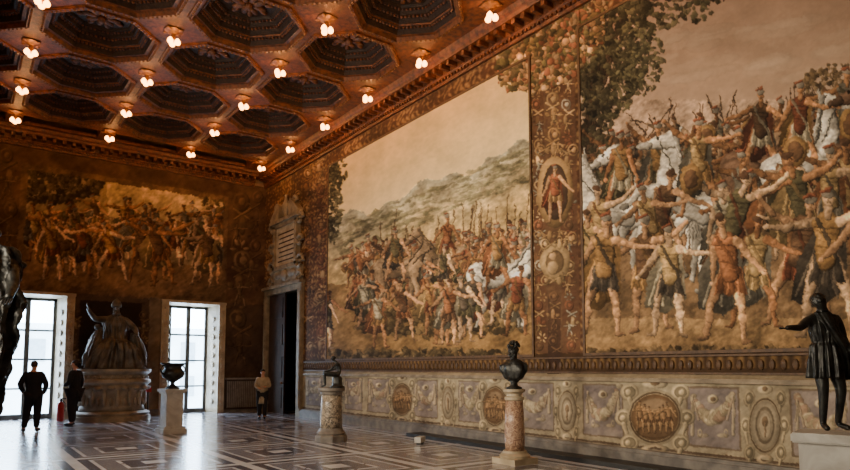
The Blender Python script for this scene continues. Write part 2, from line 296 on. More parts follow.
setm(mb, lerp((122, 102, 74), (172, 146, 104), nb*.9+.1))
poly([(106, 172), (226, 190), (226, 240), (160, 236), (108, 218)], (200, 172, 126)); foliage(52, 184, 50, 20, 500, (84, 70, 52), 4); foliage(215, 200, 14, 18, 80, (108, 88, 60), 4)
setm(mb & (VV > 246+.1*UU), lerp((130, 102, 70), (108, 82, 58), nb))
cr = sorted([(U(26, 226), U(232, 276)) for i in range(46)], key=lambda p: p[1])
for (u, v) in cr: fig(u, v+u*.06, U(38, 46)+(v-232)*.55, tuple(random.choice(CL)*.95), tuple(random.choice(CL)*.95), tuple(random.choice(SK)*1.0), arms=(U(-110, 0), U(0, 110)), lean=U(-24, 24), legs=(U(-40, 0), U(0, 40)), helm=R_() < .3, cloak=tuple(random.choice(CL)*.9) if R_() < .7 else None)
clip[:] = 1
# brush-work: edges broken up, pigment mottled
sky1 = m1 & (VV < ridge); sky2 = m2 & (VV < 100) & (UU > 640)
wgt = np.where(m1 | m2 | mball, 1.1, .6)*np.where(isR & (Zr < 1.95), .8, 1.)
ddx = ((fbm(UU, VV, 8, 71, 3)-.5)*5+(vnoise(UU, VV, 1.8, 75)-.5)*1.8)*wgt; ddy = ((fbm(UU, VV, 8, 81, 3)-.5)*5+(vnoise(UU, VV, 1.8, 85)-.5)*1.8)*wgt
jj, ii = np.indices(UU.shape); img = img[np.clip(jj+(ddy*S).astype(int), 0, HH-1), np.clip(ii+(ddx*S).astype(int), 0, WW-1)]
br = fbm(UU+VV*.6, VV, 3.2, 91, 3)-.5; br2 = fbm(UU, VV, 18, 95, 3)-.5
wb = wgt*np.where(sky1 | sky2, .12, .75)
img = img*(1+(.7*br+.9*br2)[..., None]*wb[..., None])

# ------------------------------------------------------------------ helpers for geometry
def link(o, parent=None):
    C.objects.link(o)
    if parent is not None: o.parent = parent
    return o
def rough(bm, amp, fr, o=3):
    bm.normal_update()
    for v in bm.verts:
        n = noise.fractal(v.co*fr, 1.0, 2.0, o)+.6*(1-abs(noise.noise(v.co*fr*.7+Vector((3, 5, 7))))*3)
        v.co += v.normal*n*amp
def mk(name, bm, mat, parent=None, smooth=False, loc=None, rz=None):
    me = bpy.data.meshes.new(name); bmesh.ops.recalc_face_normals(bm, faces=bm.faces); bm.to_mesh(me); bm.free()
    for m in (mat if isinstance(mat, (list, tuple)) else [mat]): me.materials.append(m)
    if smooth: me.polygons.foreach_set('use_smooth', [True]*len(me.polygons))
    o = bpy.data.objects.new(name, me); link(o, parent)
    if loc is not None: o.location = loc
    if rz is not None: o.rotation_euler[2] = rz
    return o
def tag(o, label, cat, group=None):
    o['label'] = label; o['category'] = cat
    if group: o['group'] = group
    return o
def thing(name, label, cat, loc=(0, 0, 0), rz=0, group=None):
    o = bpy.data.objects.new(name, None); C.objects.link(o); o.location = loc; o.rotation_euler[2] = rz; o.empty_display_size = .2
    return tag(o, label, cat, group)
def struct(o): o['kind'] = 'structure'; return o
def box(bm, x0, x1, y0, y1, z0, z1, mi=0):
    vs = [bm.verts.new(p) for p in ((x0, y0, z0), (x1, y0, z0), (x1, y1, z0), (x0, y1, z0), (x0, y0, z1), (x1, y0, z1), (x1, y1, z1), (x0, y1, z1))]
    for f in ((0, 1, 2, 3), (4, 5, 6, 7), (0, 1, 5, 4), (1, 2, 6, 5), (2, 3, 7, 6), (3, 0, 4, 7)): bm.faces.new([vs[i] for i in f]).material_index = mi
def sph(bm, c, r, seg=12, rings=8, mi=0, rot=None):
    r = r if isinstance(r, (tuple, list)) else (r, r, r)
    mt = Matrix.Translation(c) @ (rot or Matrix()) @ Matrix.Diagonal((*r, 1))
    g = bmesh.ops.create_uvsphere(bm, u_segments=seg, v_segments=rings, radius=1, matrix=mt)
    for v in g['verts']:
        for f in v.link_faces: f.material_index = mi
def lathe(bm, prof, seg=32, c=(0, 0), sx=1, sy=1, fl=0, nf=0, mi=0, ph=0):
    rings = []
    for (r, z) in prof:
        ring = []
        for i in range(seg):
            a = 2*PI*i/seg+ph; rr = r*(1+fl*math.cos(nf*a)) if nf else r
            ring.append(bm.verts.new((c[0]+rr*sx*math.cos(a), c[1]+rr*sy*math.sin(a), z)))
        rings.append(ring)
    for a, b in zip(rings, rings[1:]):
        for i in range(seg): bm.faces.new((a[i], a[(i+1) % seg], b[(i+1) % seg], b[i])).material_index = mi
    bm.faces.new(rings[0]).material_index = mi; bm.faces.new(rings[-1]).material_index = mi
def tube(bm, pts, rads, seg=8, mi=0):
    pts = [Vector(p) for p in pts]; rings = []
    if not isinstance(rads, (list, tuple)): rads = [rads]*len(pts)
    for i, p in enumerate(pts):
        t = (pts[min(i+1, len(pts)-1)]-pts[max(i-1, 0)]).normalized(); a = t.orthogonal().normalized() if abs(t.z) > .98 else t.cross(Vector((0, 0, 1))).normalized(); b = t.cross(a)
        rings.append([bm.verts.new(p+(a*math.cos(2*PI*k/seg)+b*math.sin(2*PI*k/seg))*rads[i]) for k in range(seg)])
    for a, b in zip(rings, rings[1:]):
        for i in range(seg): bm.faces.new((a[i], a[(i+1) % seg], b[(i+1) % seg], b[i])).material_index = mi
    bm.faces.new(rings[0]).material_index = mi; bm.faces.new(rings[-1]).material_index = mi
def drape(bm, rings, seg=96, nf=11, sub=8, seed=0):
    """cloth around a figure: rings = (cx, cy, z, rx, ry, fold)"""
    A = np.array(rings, float); n = len(A); tt = np.linspace(0, n-1, (n-1)*sub+1); rs = []
    ph = np.random.default_rng(seed).random(4)*6
    for t in tt:
        v = [np.interp(t, range(n), A[:, k]) for k in range(6)]
        ring = []
        for i in range(seg):
            a = 2*PI*i/seg; f = 1+v[5]*(math.sin(nf*a+ph[0]+t*.5)+.6*math.sin((nf*2-3)*a+ph[1]-t*.4)+.5*math.sin(3*a+ph[2]+t*.9))
            ring.append(bm.verts.new((v[0]+v[3]*f*math.cos(a), v[1]+v[4]*f*math.sin(a), v[2])))
        rs.append(ring)
    for a, b in zip(rs, rs[1:]):
        for i in range(seg): bm.faces.new((a[i], a[(i+1) % seg], b[(i+1) % seg], b[i]))
    bm.faces.new(rs[0]); bm.faces.new(rs[-1])
# ------------------------------------------------------------------ materials
def lin(c): return tuple(((x/255)/12.92 if x/255 <= .04045 else ((x/255+.055)/1.055)**2.4) for x in c)+(1,)
def mat(name, c1, c2=None, rough=.6, metal=0, scale=6, bump=0, bscale=None, vein=0, spec=.5, detail=6):
    m = bpy.data.materials.new(name); m.use_nodes = True; nt = m.node_tree; b = nt.nodes['Principled BSDF']
    b.inputs['Roughness'].default_value = rough; b.inputs['Metallic'].default_value = metal; b.inputs['Specular IOR Level'].default_value = spec
    tc = nt.nodes.new('ShaderNodeTexCoord'); n = nt.nodes.new('ShaderNodeTexNoise'); n.inputs['Scale'].default_value = scale; n.inputs['Detail'].default_value = detail; n.inputs['Distortion'].default_value = vein
    nt.links.new(tc.outputs['Object'], n.inputs['Vector'])
    r = nt.nodes.new('ShaderNodeValToRGB'); r.color_ramp.elements[0].position = .36; r.color_ramp.elements[1].position = .64
    r.color_ramp.elements[0].color = lin(c1); r.color_ramp.elements[1].color = lin(c2 or c1)
    nt.links.new(n.outputs['Fac'], r.inputs['Fac']); nt.links.new(r.outputs['Color'], b.inputs['Base Color'])
    if bump:
        n2 = nt.nodes.new('ShaderNodeTexNoise'); n2.inputs['Scale'].default_value = bscale or scale*4; nt.links.new(tc.outputs['Object'], n2.inputs['Vector'])
        bp = nt.nodes.new('ShaderNodeBump'); bp.inputs['Strength'].default_value = bump; bp.inputs['Distance'].default_value = .02
        nt.links.new(n2.outputs['Fac'], bp.inputs['Height']); nt.links.new(bp.outputs['Normal'], b.inputs['Normal'])
    return m
M_wood = mat('carved_gilt_wood', (62, 32, 16), (118, 66, 32), .48, scale=9, bump=.8, bscale=40)
M_wood2 = mat('dark_coffer_wood', (28, 17, 12), (54, 34, 22), .65, scale=7, bump=1., bscale=24)
M_gold = mat('aged_gilding', (140, 90, 40), (92, 56, 28), .45, .2, scale=12)
M_dgold = mat('dull_gilding', (70, 48, 28), (96, 68, 40), .6, 0, scale=12)
M_stone = mat('cream_marble', (156, 140, 114), (190, 174, 146), .5, scale=3, bump=.15)
M_tab = mat('shaded_stone', (112, 98, 78), (150, 134, 108), .6, scale=4, bump=.3)  # duller, browner stone than the cream marble
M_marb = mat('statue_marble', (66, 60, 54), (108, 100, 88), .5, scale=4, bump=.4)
M_basem = mat('statue_base_marble', (120, 110, 94), (158, 146, 126), .5, scale=4, bump=.3)
M_white = mat('white_marble', (196, 194, 186), (168, 164, 156), .35, scale=3, vein=1.5)
M_varie = mat('variegated_marble', (60, 52, 46), (176, 162, 142), .3, scale=9, vein=2.5)
M_pink = mat('pink_breccia', (120, 84, 68), (196, 166, 138), .3, scale=12, vein=2.5)
M_grey = mat('grey_stone', (90, 84, 78), (124, 116, 106), .5, scale=5)
M_bronze = mat('dark_bronze', (30, 31, 31), (58, 58, 54), .36, .5, scale=10, bump=.3)
M_door = mat('walnut_door', (38, 24, 16), (62, 40, 26), .5, scale=5, bump=.2)
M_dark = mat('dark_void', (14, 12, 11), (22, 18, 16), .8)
M_wall = mat('plain_plaster', (120, 96, 72), (140, 114, 86), .85)
M_frame = mat('window_wood', (72, 74, 74), (92, 94, 92), .5)
M_iron = mat('radiator_iron', (112, 100, 86), (136, 124, 108), .5)
M_red = mat('red_paint', (170, 24, 16), (150, 20, 14), .35)
M_black = mat('black_plastic', (18, 18, 18), (26, 26, 26), .5)
M_skin = mat('skin', (190, 138, 110), (200, 150, 120), .55)
M_navy = mat('dark_jacket', (14, 16, 22), (24, 26, 34), .85, bump=.2)
M_bcoat = mat('black_cloth', (12, 12, 14), (20, 20, 24), .85, bump=.2)
M_trs = mat('dark_trousers', (20, 20, 24), (30, 30, 34), .85)
M_coat = mat('pale_coat', (150, 134, 108), (180, 164, 138), .85, bump=.2)
M_hair = mat('dark_hair', (30, 22, 16), (44, 32, 24), .7, bump=.4)
M_shoe = mat('black_leather', (16, 14, 14), (24, 20, 20), .4)
M_fac = mat('facade_plaster', (180, 186, 186), (200, 204, 200), .9, scale=.6)
M_facw = mat('facade_shutter', (124, 134, 138), (140, 148, 150), .7)
def emis(name, c, s):
    m = bpy.data.materials.new(name); m.use_nodes = True; nt = m.node_tree; nt.nodes.remove(nt.nodes['Principled BSDF'])
    e = nt.nodes.new('ShaderNodeEmission'); e.inputs['Color'].default_value = (*c, 1); e.inputs['Strength'].default_value = s
    nt.links.new(e.outputs[0], nt.nodes['Material Output'].inputs['Surface']); return m
M_bulb = emis('lit_bulb', (1, .40, .09), 16)
def vcmat(name, gain=1.0, rough=.8):
    m = bpy.data.materials.new(name); m.use_nodes = True; nt = m.node_tree; b = nt.nodes['Principled BSDF']; b.inputs['Roughness'].default_value = rough; b.inputs['Specular IOR Level'].default_value = .2
    a = nt.nodes.new('ShaderNodeVertexColor'); a.layer_name = 'Col'
    tc = nt.nodes.new('ShaderNodeTexCoord'); n = nt.nodes.new('ShaderNodeTexNoise'); n.inputs['Scale'].default_value = 1.5; n.inputs['Detail'].default_value = 8; nt.links.new(tc.outputs['Object'], n.inputs['Vector'])
    mr = nt.nodes.new('ShaderNodeMapRange'); mr.inputs['To Min'].default_value = .78*gain; mr.inputs['To Max'].default_value = 1.22*gain; nt.links.new(n.outputs['Fac'], mr.inputs['Value'])
    mx = nt.nodes.new('ShaderNodeVectorMath'); mx.operation = 'SCALE'; nt.links.new(a.outputs['Color'], mx.inputs[0]); nt.links.new(mr.outputs['Result'], mx.inputs['Scale']); nt.links.new(mx.outputs[0], b.inputs['Base Color'])
    return m
M_fres = vcmat('fresco_plaster')
# ------------------------------------------------------------------ grid meshes carrying the painted colours
def sample(u, v):
    x = np.clip((u-U0)*S, 0, WW-1.01); y = np.clip((v-V0)*S, 0, HH-1.01); i = x.astype(int); j = y.astype(int); fx = (x-i)[..., None]; fy = (y-j)[..., None]
    c = (img[j, i]*(1-fx)+img[j, i+1]*fx)*(1-fy)+(img[j+1, i]*(1-fx)+img[j+1, i+1]*fx)*fy
    c = np.clip(c, 0, 255)/255; return np.where(c <= .04045, c/12.92, ((c+.055)/1.055)**2.4)
def grid(name, plane, pieces, off=0., dz=.014, du=.65, material=M_fres):
    Vs, Fs, Cs = [], [], []; base = 0
    for (a0, a1, z0, z1) in pieces:
        if plane == 'R':
            ua = float(proj(XR, a1, 3.)[0]); ub = float(proj(XR, max(a0, 1.0), 3.)[0]); n = max(2, int((ub-ua)/du))
            k = np.linspace(0, 1, n); q0 = 1/(a0+14.); q1 = 1/(a1+14.); A = 1/(q0+(q1-q0)*k)-14.
        else:
            n = max(2, int((a1-a0)/.026)); A = np.linspace(a0, a1, n)
        nz_ = max(2, int((z1-z0)/(dz if plane == 'R' else .025))); Z = np.linspace(z0, z1, nz_); AA, ZZ = np.meshgrid(A, Z)
        if plane == 'R':
            u, v = proj(np.full_like(AA, XR), AA, ZZ); P = np.stack([np.full_like(AA, XR-off), AA, ZZ], -1)
        else:
            u, v = proj(AA, np.full_like(AA, YB), ZZ); P = np.stack([AA, np.full_like(AA, YB-off), ZZ], -1)
        Vs.append(P.reshape(-1, 3)); Cs.append(sample(u, v).reshape(-1, 3))
        idx = np.arange(AA.size).reshape(AA.shape)+base
        Fs.append(np.stack([idx[:-1, :-1], idx[:-1, 1:], idx[1:, 1:], idx[1:, :-1]], -1).reshape(-1, 4)); base += AA.size
    Vs = np.concatenate(Vs); Fs = np.concatenate(Fs); Cs = np.concatenate(Cs)
    me = bpy.data.meshes.new(name); me.vertices.add(len(Vs)); me.vertices.foreach_set('co', Vs.ravel()); me.loops.add(Fs.size); me.loops.foreach_set('vertex_index', Fs.ravel().astype(np.int32))
    me.polygons.add(len(Fs)); me.polygons.foreach_set('loop_start', (np.arange(len(Fs))*4).astype(np.int32)); me.update(calc_edges=True)
    at = me.color_attributes.new('Col', 'FLOAT_COLOR', 'POINT'); at.data.foreach_set('color', np.concatenate([Cs, np.ones((len(Cs), 1))], 1).ravel().astype(np.float32))
    me.materials.append(material); o = bpy.data.objects.new(name, me); C.objects.link(o); return o
DY0, DY1, DZ = 20.2, 22.95, 4.4       # doorway in right wall
struct(grid('wall_right', 'R', [(0.6, DY0, 0, 1.95), (DY0, DY1, DZ, ZW), (DY1, YB, 0, ZW), (P1[1]-.02, DY0, 1.95, ZW), (P2[1]-.02, P1[0]+.02, 1.95, ZW), (.6, P2[0]+.02, 1.95, ZW), (P2[0], P2[1], P2[3]-.02, ZW), (P1[0], P1[1], P1[3]-.02, ZW)]))
fr1 = tag(grid('fresco', 'R', [P1], off=.02), 'large wall fresco of a standing crowd under a pale sky, left of the ornamental strip', 'painting')
fr2 = tag(grid('fresco', 'R', [P2], off=.02), 'large wall fresco of a dense crowd with riders and a dark tree, at far right', 'painting')
W1 = (.75, 2.75); W2 = (5.95, 7.75); WZ = 4.0
struct(grid('wall_back', 'B', [(XL, W1[0], 0, WZ), (W1[1], W2[0], 0, WZ), (W2[1], XR, 0, WZ), (XL, XR, WZ, ZW)]))
frb = tag(grid('fresco', 'B', [PB], off=.02), 'dim fresco of crowded figures on the back wall above the seated marble statue', 'painting')
def frame_R(p, parent):
    bm = bmesh.new(); y0, y1, z0, z1 = p; w = .05
    for (a, b, c, e) in ((y0-w, y1+w, z1, z1+w), (y0-w, y0, z0, z1), (y1, y1+w, z0, z1), (y0-w, y1+w, z0-w, z0)): box(bm, XR-.04, XR-.001, a, b, c, e)
    mk('painting_frame', bm, M_dgold, parent)
frame_R(P1, fr1); frame_R(P2, fr2)
# plain parts of the room
ZT = ZC+.75
bm = bmesh.new(); box(bm, XR, XR+.2, YF, .6, 0, ZT); box(bm, XR+.01, XR+.2, .6, DY0, 0, ZT); box(bm, XR+.01, XR+.2, DY1, YB+.8, 0, ZT); box(bm, XR+.01, XR+.2, DY0, DY1, DZ, ZT)
struct(mk('wall_right_core', bm, M_wall))
bm = bmesh.new(); box(bm, XL-.2, XL, YF, YB+1, 0, ZT); struct(mk('wall_left', bm, M_wall))
bm = bmesh.new(); box(bm, XL, XR, YF-.2, YF, 0, ZT); struct(mk('wall_front', bm, M_wall))
bm = bmesh.new()
for (a, b, z0, z1) in ((XL, W1[0], 0, ZT), (W1[1], W2[0], 0, ZT), (W2[1], XR+.2, 0, ZT), (W1[0], W1[1], WZ, ZT), (W2[0], W2[1], WZ, ZT)): box(bm, a, b, YB+.01, YB+.75, z0, z1)
struct(mk('wall_back_core', bm, M_wall))
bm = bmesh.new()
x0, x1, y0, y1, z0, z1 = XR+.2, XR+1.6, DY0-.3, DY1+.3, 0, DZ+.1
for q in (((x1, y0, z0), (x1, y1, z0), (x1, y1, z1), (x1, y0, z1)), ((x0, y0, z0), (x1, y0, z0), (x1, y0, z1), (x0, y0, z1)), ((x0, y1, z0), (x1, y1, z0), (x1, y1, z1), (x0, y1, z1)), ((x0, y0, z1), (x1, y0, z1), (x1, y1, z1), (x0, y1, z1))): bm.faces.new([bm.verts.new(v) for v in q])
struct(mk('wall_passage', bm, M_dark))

# ------------------------------------------------------------------ floor
m = bpy.data.materials.new('inlaid_marble_floor'); m.use_nodes = True; nt = m.node_tree; b = nt.nodes['Principled BSDF']; N = nt.nodes; L = nt.links
geo = N.new('ShaderNodeNewGeometry'); sp = N.new('ShaderNodeSeparateXYZ'); L.new(geo.outputs['Position'], sp.inputs[0])
def mth(op, a, b_=None, c=None):
    n = N.new('ShaderNodeMath'); n.operation = op
    for i, x in enumerate((a, b_, c)):
        if x is None: continue
        if isinstance(x, (int, float)): n.inputs[i].default_value = x
        else: L.new(x, n.inputs[i])
    return n.outputs[0]
def cell(s, mod, off): return mth('ABSOLUTE', mth('SUBTRACT', mth('FRACT', mth('DIVIDE', mth('ADD', s, off), mod)), .5))
ca, cb = cell(sp.outputs['X'], 2.34, 10.), cell(sp.outputs['Y'], 2.34, 10.3)
mxv = mth('MAXIMUM', ca, cb); dia = mth('ADD', ca, cb)
rp = N.new('ShaderNodeValToRGB'); rp.color_ramp.interpolation = 'CONSTANT'; e = rp.color_ramp.elements
WH, DK, MG, PR = lin((205, 204, 206)), lin((82, 81, 90)), lin((126, 124, 132)), lin((104, 96, 106))
e[0].position = 0; e[0].color = WH; e[1].position = .08; e[1].color = DK
for p, c in ((.2, WH), (.228, MG), (.36, WH), (.39, DK), (.46, WH)): x = e.new(p); x.color = c
L.new(mxv, rp.inputs['Fac'])
dm_ = mth('MULTIPLY', mth('LESS_THAN', dia, .27), mth('GREATER_THAN', dia, .24))
mix = N.new('ShaderNodeMix'); mix.data_type = 'RGBA'; L.new(dm_, mix.inputs[0]); L.new(rp.outputs['Color'], mix.inputs[6]); mix.inputs[7].default_value = PR
nn = N.new('ShaderNodeTexNoise'); nn.inputs['Scale'].default_value = 2.5; nn.inputs['Detail'].default_value = 8; nn.inputs['Distortion'].default_value = 1.2; L.new(geo.outputs['Position'], nn.inputs['Vector'])
mr = N.new('ShaderNodeMapRange'); mr.inputs['To Min'].default_value = .65; mr.inputs['To Max'].default_value = 1.25; L.new(nn.outputs['Fac'], mr.inputs['Value'])
vm = N.new('ShaderNodeVectorMath'); vm.operation = 'SCALE'; L.new(mix.outputs[2], vm.inputs[0]); L.new(mr.outputs['Result'], vm.inputs['Scale']); L.new(vm.outputs[0], b.inputs['Base Color'])
b.inputs['Roughness'].default_value = .22; b.inputs['Specular IOR Level'].default_value = .8; b.inputs['Coat Weight'].default_value = .3; b.inputs['Coat Roughness'].default_value = .12
bm = bmesh.new(); box(bm, XL, XR+1.6, YF, YB+1.0, -.1, 0); struct(mk('floor', bm, m))

# ------------------------------------------------------------------ ceiling
SX, SY, GX, GY = 2.54, 2.5, 8.62, 21.85
bm = bmesh.new(); box(bm, XL-.2, XR+.2, YF-.2, YB+.8, ZC+.62, ZC+.75)
NYC = 9; ylow = GY-NYC*SY
box(bm, GX, XR+.1, YF, YB, ZC, ZC+.1); box(bm, XL, GX-4*SX, YF, YB, ZC, ZC+.1); box(bm, XL, XR, YF, ylow, ZC, ZC+.1)
box(bm, GX-4*SX, GX, GY, GY+.18, ZC, ZC+.1)
box(bm, GX-4*SX, GX, GY+.95, YB, ZC, ZC+.1); box(bm, GX-4*SX, GX, GY+.18, GY+.95, ZC+.3, ZC+.35, 1)
for k in range(5): box(bm, GX-k*SX-.22, GX-k*SX+.22, GY+.1, GY+1., ZC-.02, ZC+.32)
ceil = struct(mk('ceiling', bm, [M_wood, M_wood2]))
def octo(a, z, sy=SY/SX):
    r = a/math.cos(PI/8); return [(r*math.cos(PI/8+k*PI/4), r*sy*math.sin(PI/8+k*PI/4), z) for k in range(8)]
bm = bmesh.new(); K = SX/2.43
rings = [(1.14, 0), (1.14, -.05), (1.06, -.06), (1.04, .04), (.97, .05), (.95, .18), (.86, .19), (.85, .23), (.82, .23), (.80, .35), (.70, .36), (.68, .45), (.60, .46), (.58, .52)]
mis = [0, 0, 0, 0, 1, 1, 0, 1, 1, 1, 1, 1, 1]
vr = [[bm.verts.new(p) for p in octo(a*K, z)] for a, z in rings]
for q, (A, B_) in enumerate(zip(vr, vr[1:])):
    for i in range(8): bm.faces.new((A[i], A[(i+1) % 8], B_[(i+1) % 8], B_[i])).material_index = mis[q]
bm.faces.new(vr[-1]).material_index = 1
hx, hy = SX/2, SY/2; o8 = octo(1.14*K, 0)
bd = [(hx, o8[0][1]), (o8[1][0], hy), (o8[2][0], hy), (-hx, o8[3][1]), (-hx, o8[4][1]), (o8[5][0], -hy), (o8[6][0], -hy), (hx, o8[7][1])]
bv = [bm.verts.new((x, y, 0)) for x, y in bd]; cn = [bm.verts.new((sx*hx, sy*hy, 0)) for sx, sy in ((1, 1), (-1, 1), (-1, -1), (1, -1))]
for i in range(8):
    j = (i+1) % 8
    if i % 2 == 0: bm.faces.new((vr[0][i], bv[i], cn[i//2], bv[j], vr[0][j]))
    else: bm.faces.new((vr[0][i], bv[i], bv[j], vr[0][j]))
def beads(bm, a, z, n, r, mi):
    P = octo(a*K, z)
    for i in range(8):
        p, q = Vector(P[i]), Vector(P[(i+1) % 8])
        for k in range(n):
            c = p.lerp(q, (k+.5)/n); g = bmesh.ops.create_icosphere(bm, subdivisions=1, radius=r, matrix=Matrix.Translation(c))
            for v in g['verts']:
                for f in v.link_faces: f.material_index = mi
beads(bm, 1.10, -.055, 9, .03, 2); beads(bm, .905, .175, 9, .035, 0); beads(bm, .75, .34, 7, .035, 0); beads(bm, .64, .44, 6, .03, 0)
cme = mk('coffer', bm, [M_wood, M_wood2, M_gold], ceil); cmesh = cme.data
bm = bmesh.new()
for k in range(8):
    a = k*PI/4; sph(bm, (.24*math.cos(a), .24*math.sin(a), .46), (.17, .075, .06), 10, 6, rot=Matrix.Rotation(a, 4, 'Z')); a += PI/8
    sph(bm, (.43*math.cos(a), .43*math.sin(a), .49), (.12, .06, .05), 8, 6, rot=Matrix.Rotation(a, 4, 'Z'))
sph(bm, (0, 0, .41), (.09, .09, .1)); ros = mk('rosette', bm, M_wood, cme, smooth=True); first = True
for i in range(4):
    for j in range(NYC):
        loc = (GX-SX/2-i*SX, GY-SY/2-j*SY, ZC)
        if first: c = cme; first = False
        else: c = link(bpy.data.objects.new('coffer', cmesh), ceil); link(bpy.data.objects.new('rosette', ros.data), c)
        c.location = loc
# cornice
def cornice(name, along, prof, a0, a1, wall):
    bm = bmesh.new()
    def P(d, z, a): return (XR-d, a, z) if along == 'y' else (a, YB-d, z)
    A = [bm.verts.new(P(d, z, a0)) for d, z in prof]; B_ = [bm.verts.new(P(d, z, a1)) for d, z in prof]
    for i in range(len(prof)-1): bm.faces.new((A[i], A[i+1], B_[i+1], B_[i]))
    bm.faces.new(A); bm.faces.new(B_)
    a = a0+.15
    while a < a1-.1:
        if along == 'y': box(bm, XR-.4, XR-.13, a-.05, a+.05, 8.93, 9.04, 0)
        else: box(bm, a-.05, a+.05, YB-.4, YB-.13, 8.93, 9.04, 0)
        a += .28
    a = a0+.1
    while a < a1-.05:
        if along == 'y': box(bm, XR-.14, XR-.08, a-.03, a+.03, 8.8, 8.86, 0)
        else: box(bm, a-.03, a+.03, YB-.14, YB-.08, 8.8, 8.86, 0)
        a += .12
    return struct(mk(name, bm, [M_wood, M_gold]))
prof = [(0, 8.73), (.07, 8.73), (.09, 8.86), (.13, 8.9), (.13, 9.04), (.42, 9.05), (.44, 9.12), (.5, 9.16), (.54, 9.25), (0, 9.25)]
cornice('trim_1', 'y', prof, YF, YB, 0); cornice('trim_2', 'x', prof, XL, XR-.5, 0)
# dado mouldings
def strip(name, bx, m_):
    bm = bmesh.new()
    for b_ in bx: box(bm, *b_)
    return struct(mk(name, bm, m_))
strip('trim_3', [(XR-.06, XR, 0.6, DY0-.35, 1.41, 1.45), (XR-.04, XR, .6, DY0-.35, 1.45, 1.48)], M_tab)
bm = bmesh.new(); box(bm, XR-.06, XR, .6, DY0-.35, 1.83, 1.86); box(bm, XR-.04, XR, .6, DY0-.35, 1.55, 1.58); y = .7
while y < DY0-.4: sph(bm, (XR-.01, y, 1.7), (.03, .045, .08), 8, 6); y += .16
struct(mk('trim_4', bm, M_dgold))
strip('baseboard_right', [(XR-.14, XR, .6, DY0-.35, 0, .2), (XR-.1, XR, .6, DY0-.35, .2, .26)], M_grey)
strip('trim_5', [(XR-.62, XR-.2, 3, 12.8, 0, .07)], M_black)
strip('baseboard_back', [(2.95, 3.2, YB-.12, YB, 0, .22), (5.3, 5.7, YB-.12, YB, 0, .22), (8.0, XR, YB-.1, YB, 0, .1)], M_grey)
# radiator grille on the back wall
t = thing('radiator', 'low pale radiator grille on the back wall right of the right window', 'radiator', (8.68, YB-.12, .12))
bm = bmesh.new(); box(bm, -.6, .6, -.02, .1, 0, 1.1); mk('body', bm, M_door, t)
bm = bmesh.new()
for k in range(17): box(bm, -.6+k*.072, -.56+k*.072, -.06, -.02, .06, 1.04)
mk('fin_row', bm, M_iron, t)
bm = bmesh.new(); box(bm, -.64, .64, -.09, .1, 1.1, 1.16); mk('top_shelf', bm, M_iron, t)
# ------------------------------------------------------------------ windows in the back wall
gl = bpy.data.materials.new('window_glass'); gl.use_nodes = True; nt = gl.node_tree; nt.nodes.remove(nt.nodes['Principled BSDF']); tr_ = nt.nodes.new('ShaderNodeBsdfTransparent'); tr_.inputs[0].default_value = (.93, .97, 1, 1); gs = nt.nodes.new('ShaderNodeBsdfGlossy'); gs.inputs['Roughness'].default_value = .05; mxs = nt.nodes.new('ShaderNodeMixShader'); mxs.inputs[0].default_value = .05
nt.links.new(tr_.outputs[0], mxs.inputs[1]); nt.links.new(gs.outputs[0], mxs.inputs[2]); nt.links.new(mxs.outputs[0], nt.nodes['Material Output'].inputs['Surface'])
for wi, (a, b_) in enumerate((W1, W2)):
    g0, g1, zt, yg = a+.2, b_-.2, WZ-.05, YB+.7
    root = bpy.data.objects.new('window_%d' % (wi+1), None); C.objects.link(root); struct(root); root.location = ((a+b_)/2, YB, 0); ox = (a+b_)/2
    def W(name, bm, m_): o = mk(name, bm, m_, root); o.location = (-ox, -YB, 0); return o
    bm = bmesh.new()   # splayed reveal
    ps = [((a, YB, 0), (g0, yg, 0), (g0, yg, zt), (a, YB, WZ)), ((b_, YB, 0), (g1, yg, 0), (g1, yg, zt), (b_, YB, WZ)), ((a, YB, WZ), (b_, YB, WZ), (g1, yg, zt), (g0, yg, zt))]
    for p in ps: bm.faces.new([bm.verts.new(v) for v in p])
    for z in np.arange(.3, 3.7, .34):
        for s, x in ((1, a), (-1, b_)): sph(bm, (x+s*.1, YB+.35, z+.12), (.03, .16, .11), 8, 6)
    W('reveal', bm, M_stone)
    bm = bmesh.new(); mid = (g0+g1)/2
    for (x0, x1) in ((g0-.25, g0+.09), (g1-.09, g1+.25), (mid-.07, mid+.07)): box(bm, x0, x1, yg, yg+.08, 0, zt+.3)
    for z in (0, .95, 1.9, 2.85): box(bm, g0, g1, yg+.01, yg+.06, z, z+(.06 if z else .16))
    box(bm, g0-.25, g1+.25, yg, yg+.08, zt-.09, zt+.35); W('sash', bm, M_frame)
    bm = bmesh.new(); box(bm, g0, g1, yg+.03, yg+.04, .1, zt); W('pane', bm, gl)
    bm = bmesh.new()   # stone surround
    for s, x in ((-1, a), (1, b_)):
        x0, x1 = (x-.24, x) if s < 0 else (x, x+.24)
        box(bm, x0, x1, YB-.08, YB, 0, WZ+.05)
        for z in np.arange(.35, 3.8, .3): sph(bm, ((x0+x1)/2, YB-.08, z), (.08, .04, .1), 8, 6); sph(bm, ((x0+x1)/2, YB-.08, z+.14), (.04, .05, .04), 8, 6)
    box(bm, a-.26, b_+.26, YB-.09, YB, WZ+.0, WZ+.09); W('surround', bm, M_stone)
    pl = bpy.data.lights.new('portal', 'AREA'); pl.shape = 'RECTANGLE'; pl.size = g1-g0; pl.size_y = zt; pl.cycles.is_portal = True
    po = bpy.data.objects.new('portal', pl); C.objects.link(po); po.location = ((g0+g1)/2, yg+.12, zt/2); po.rotation_euler = (-PI/2, 0, 0)
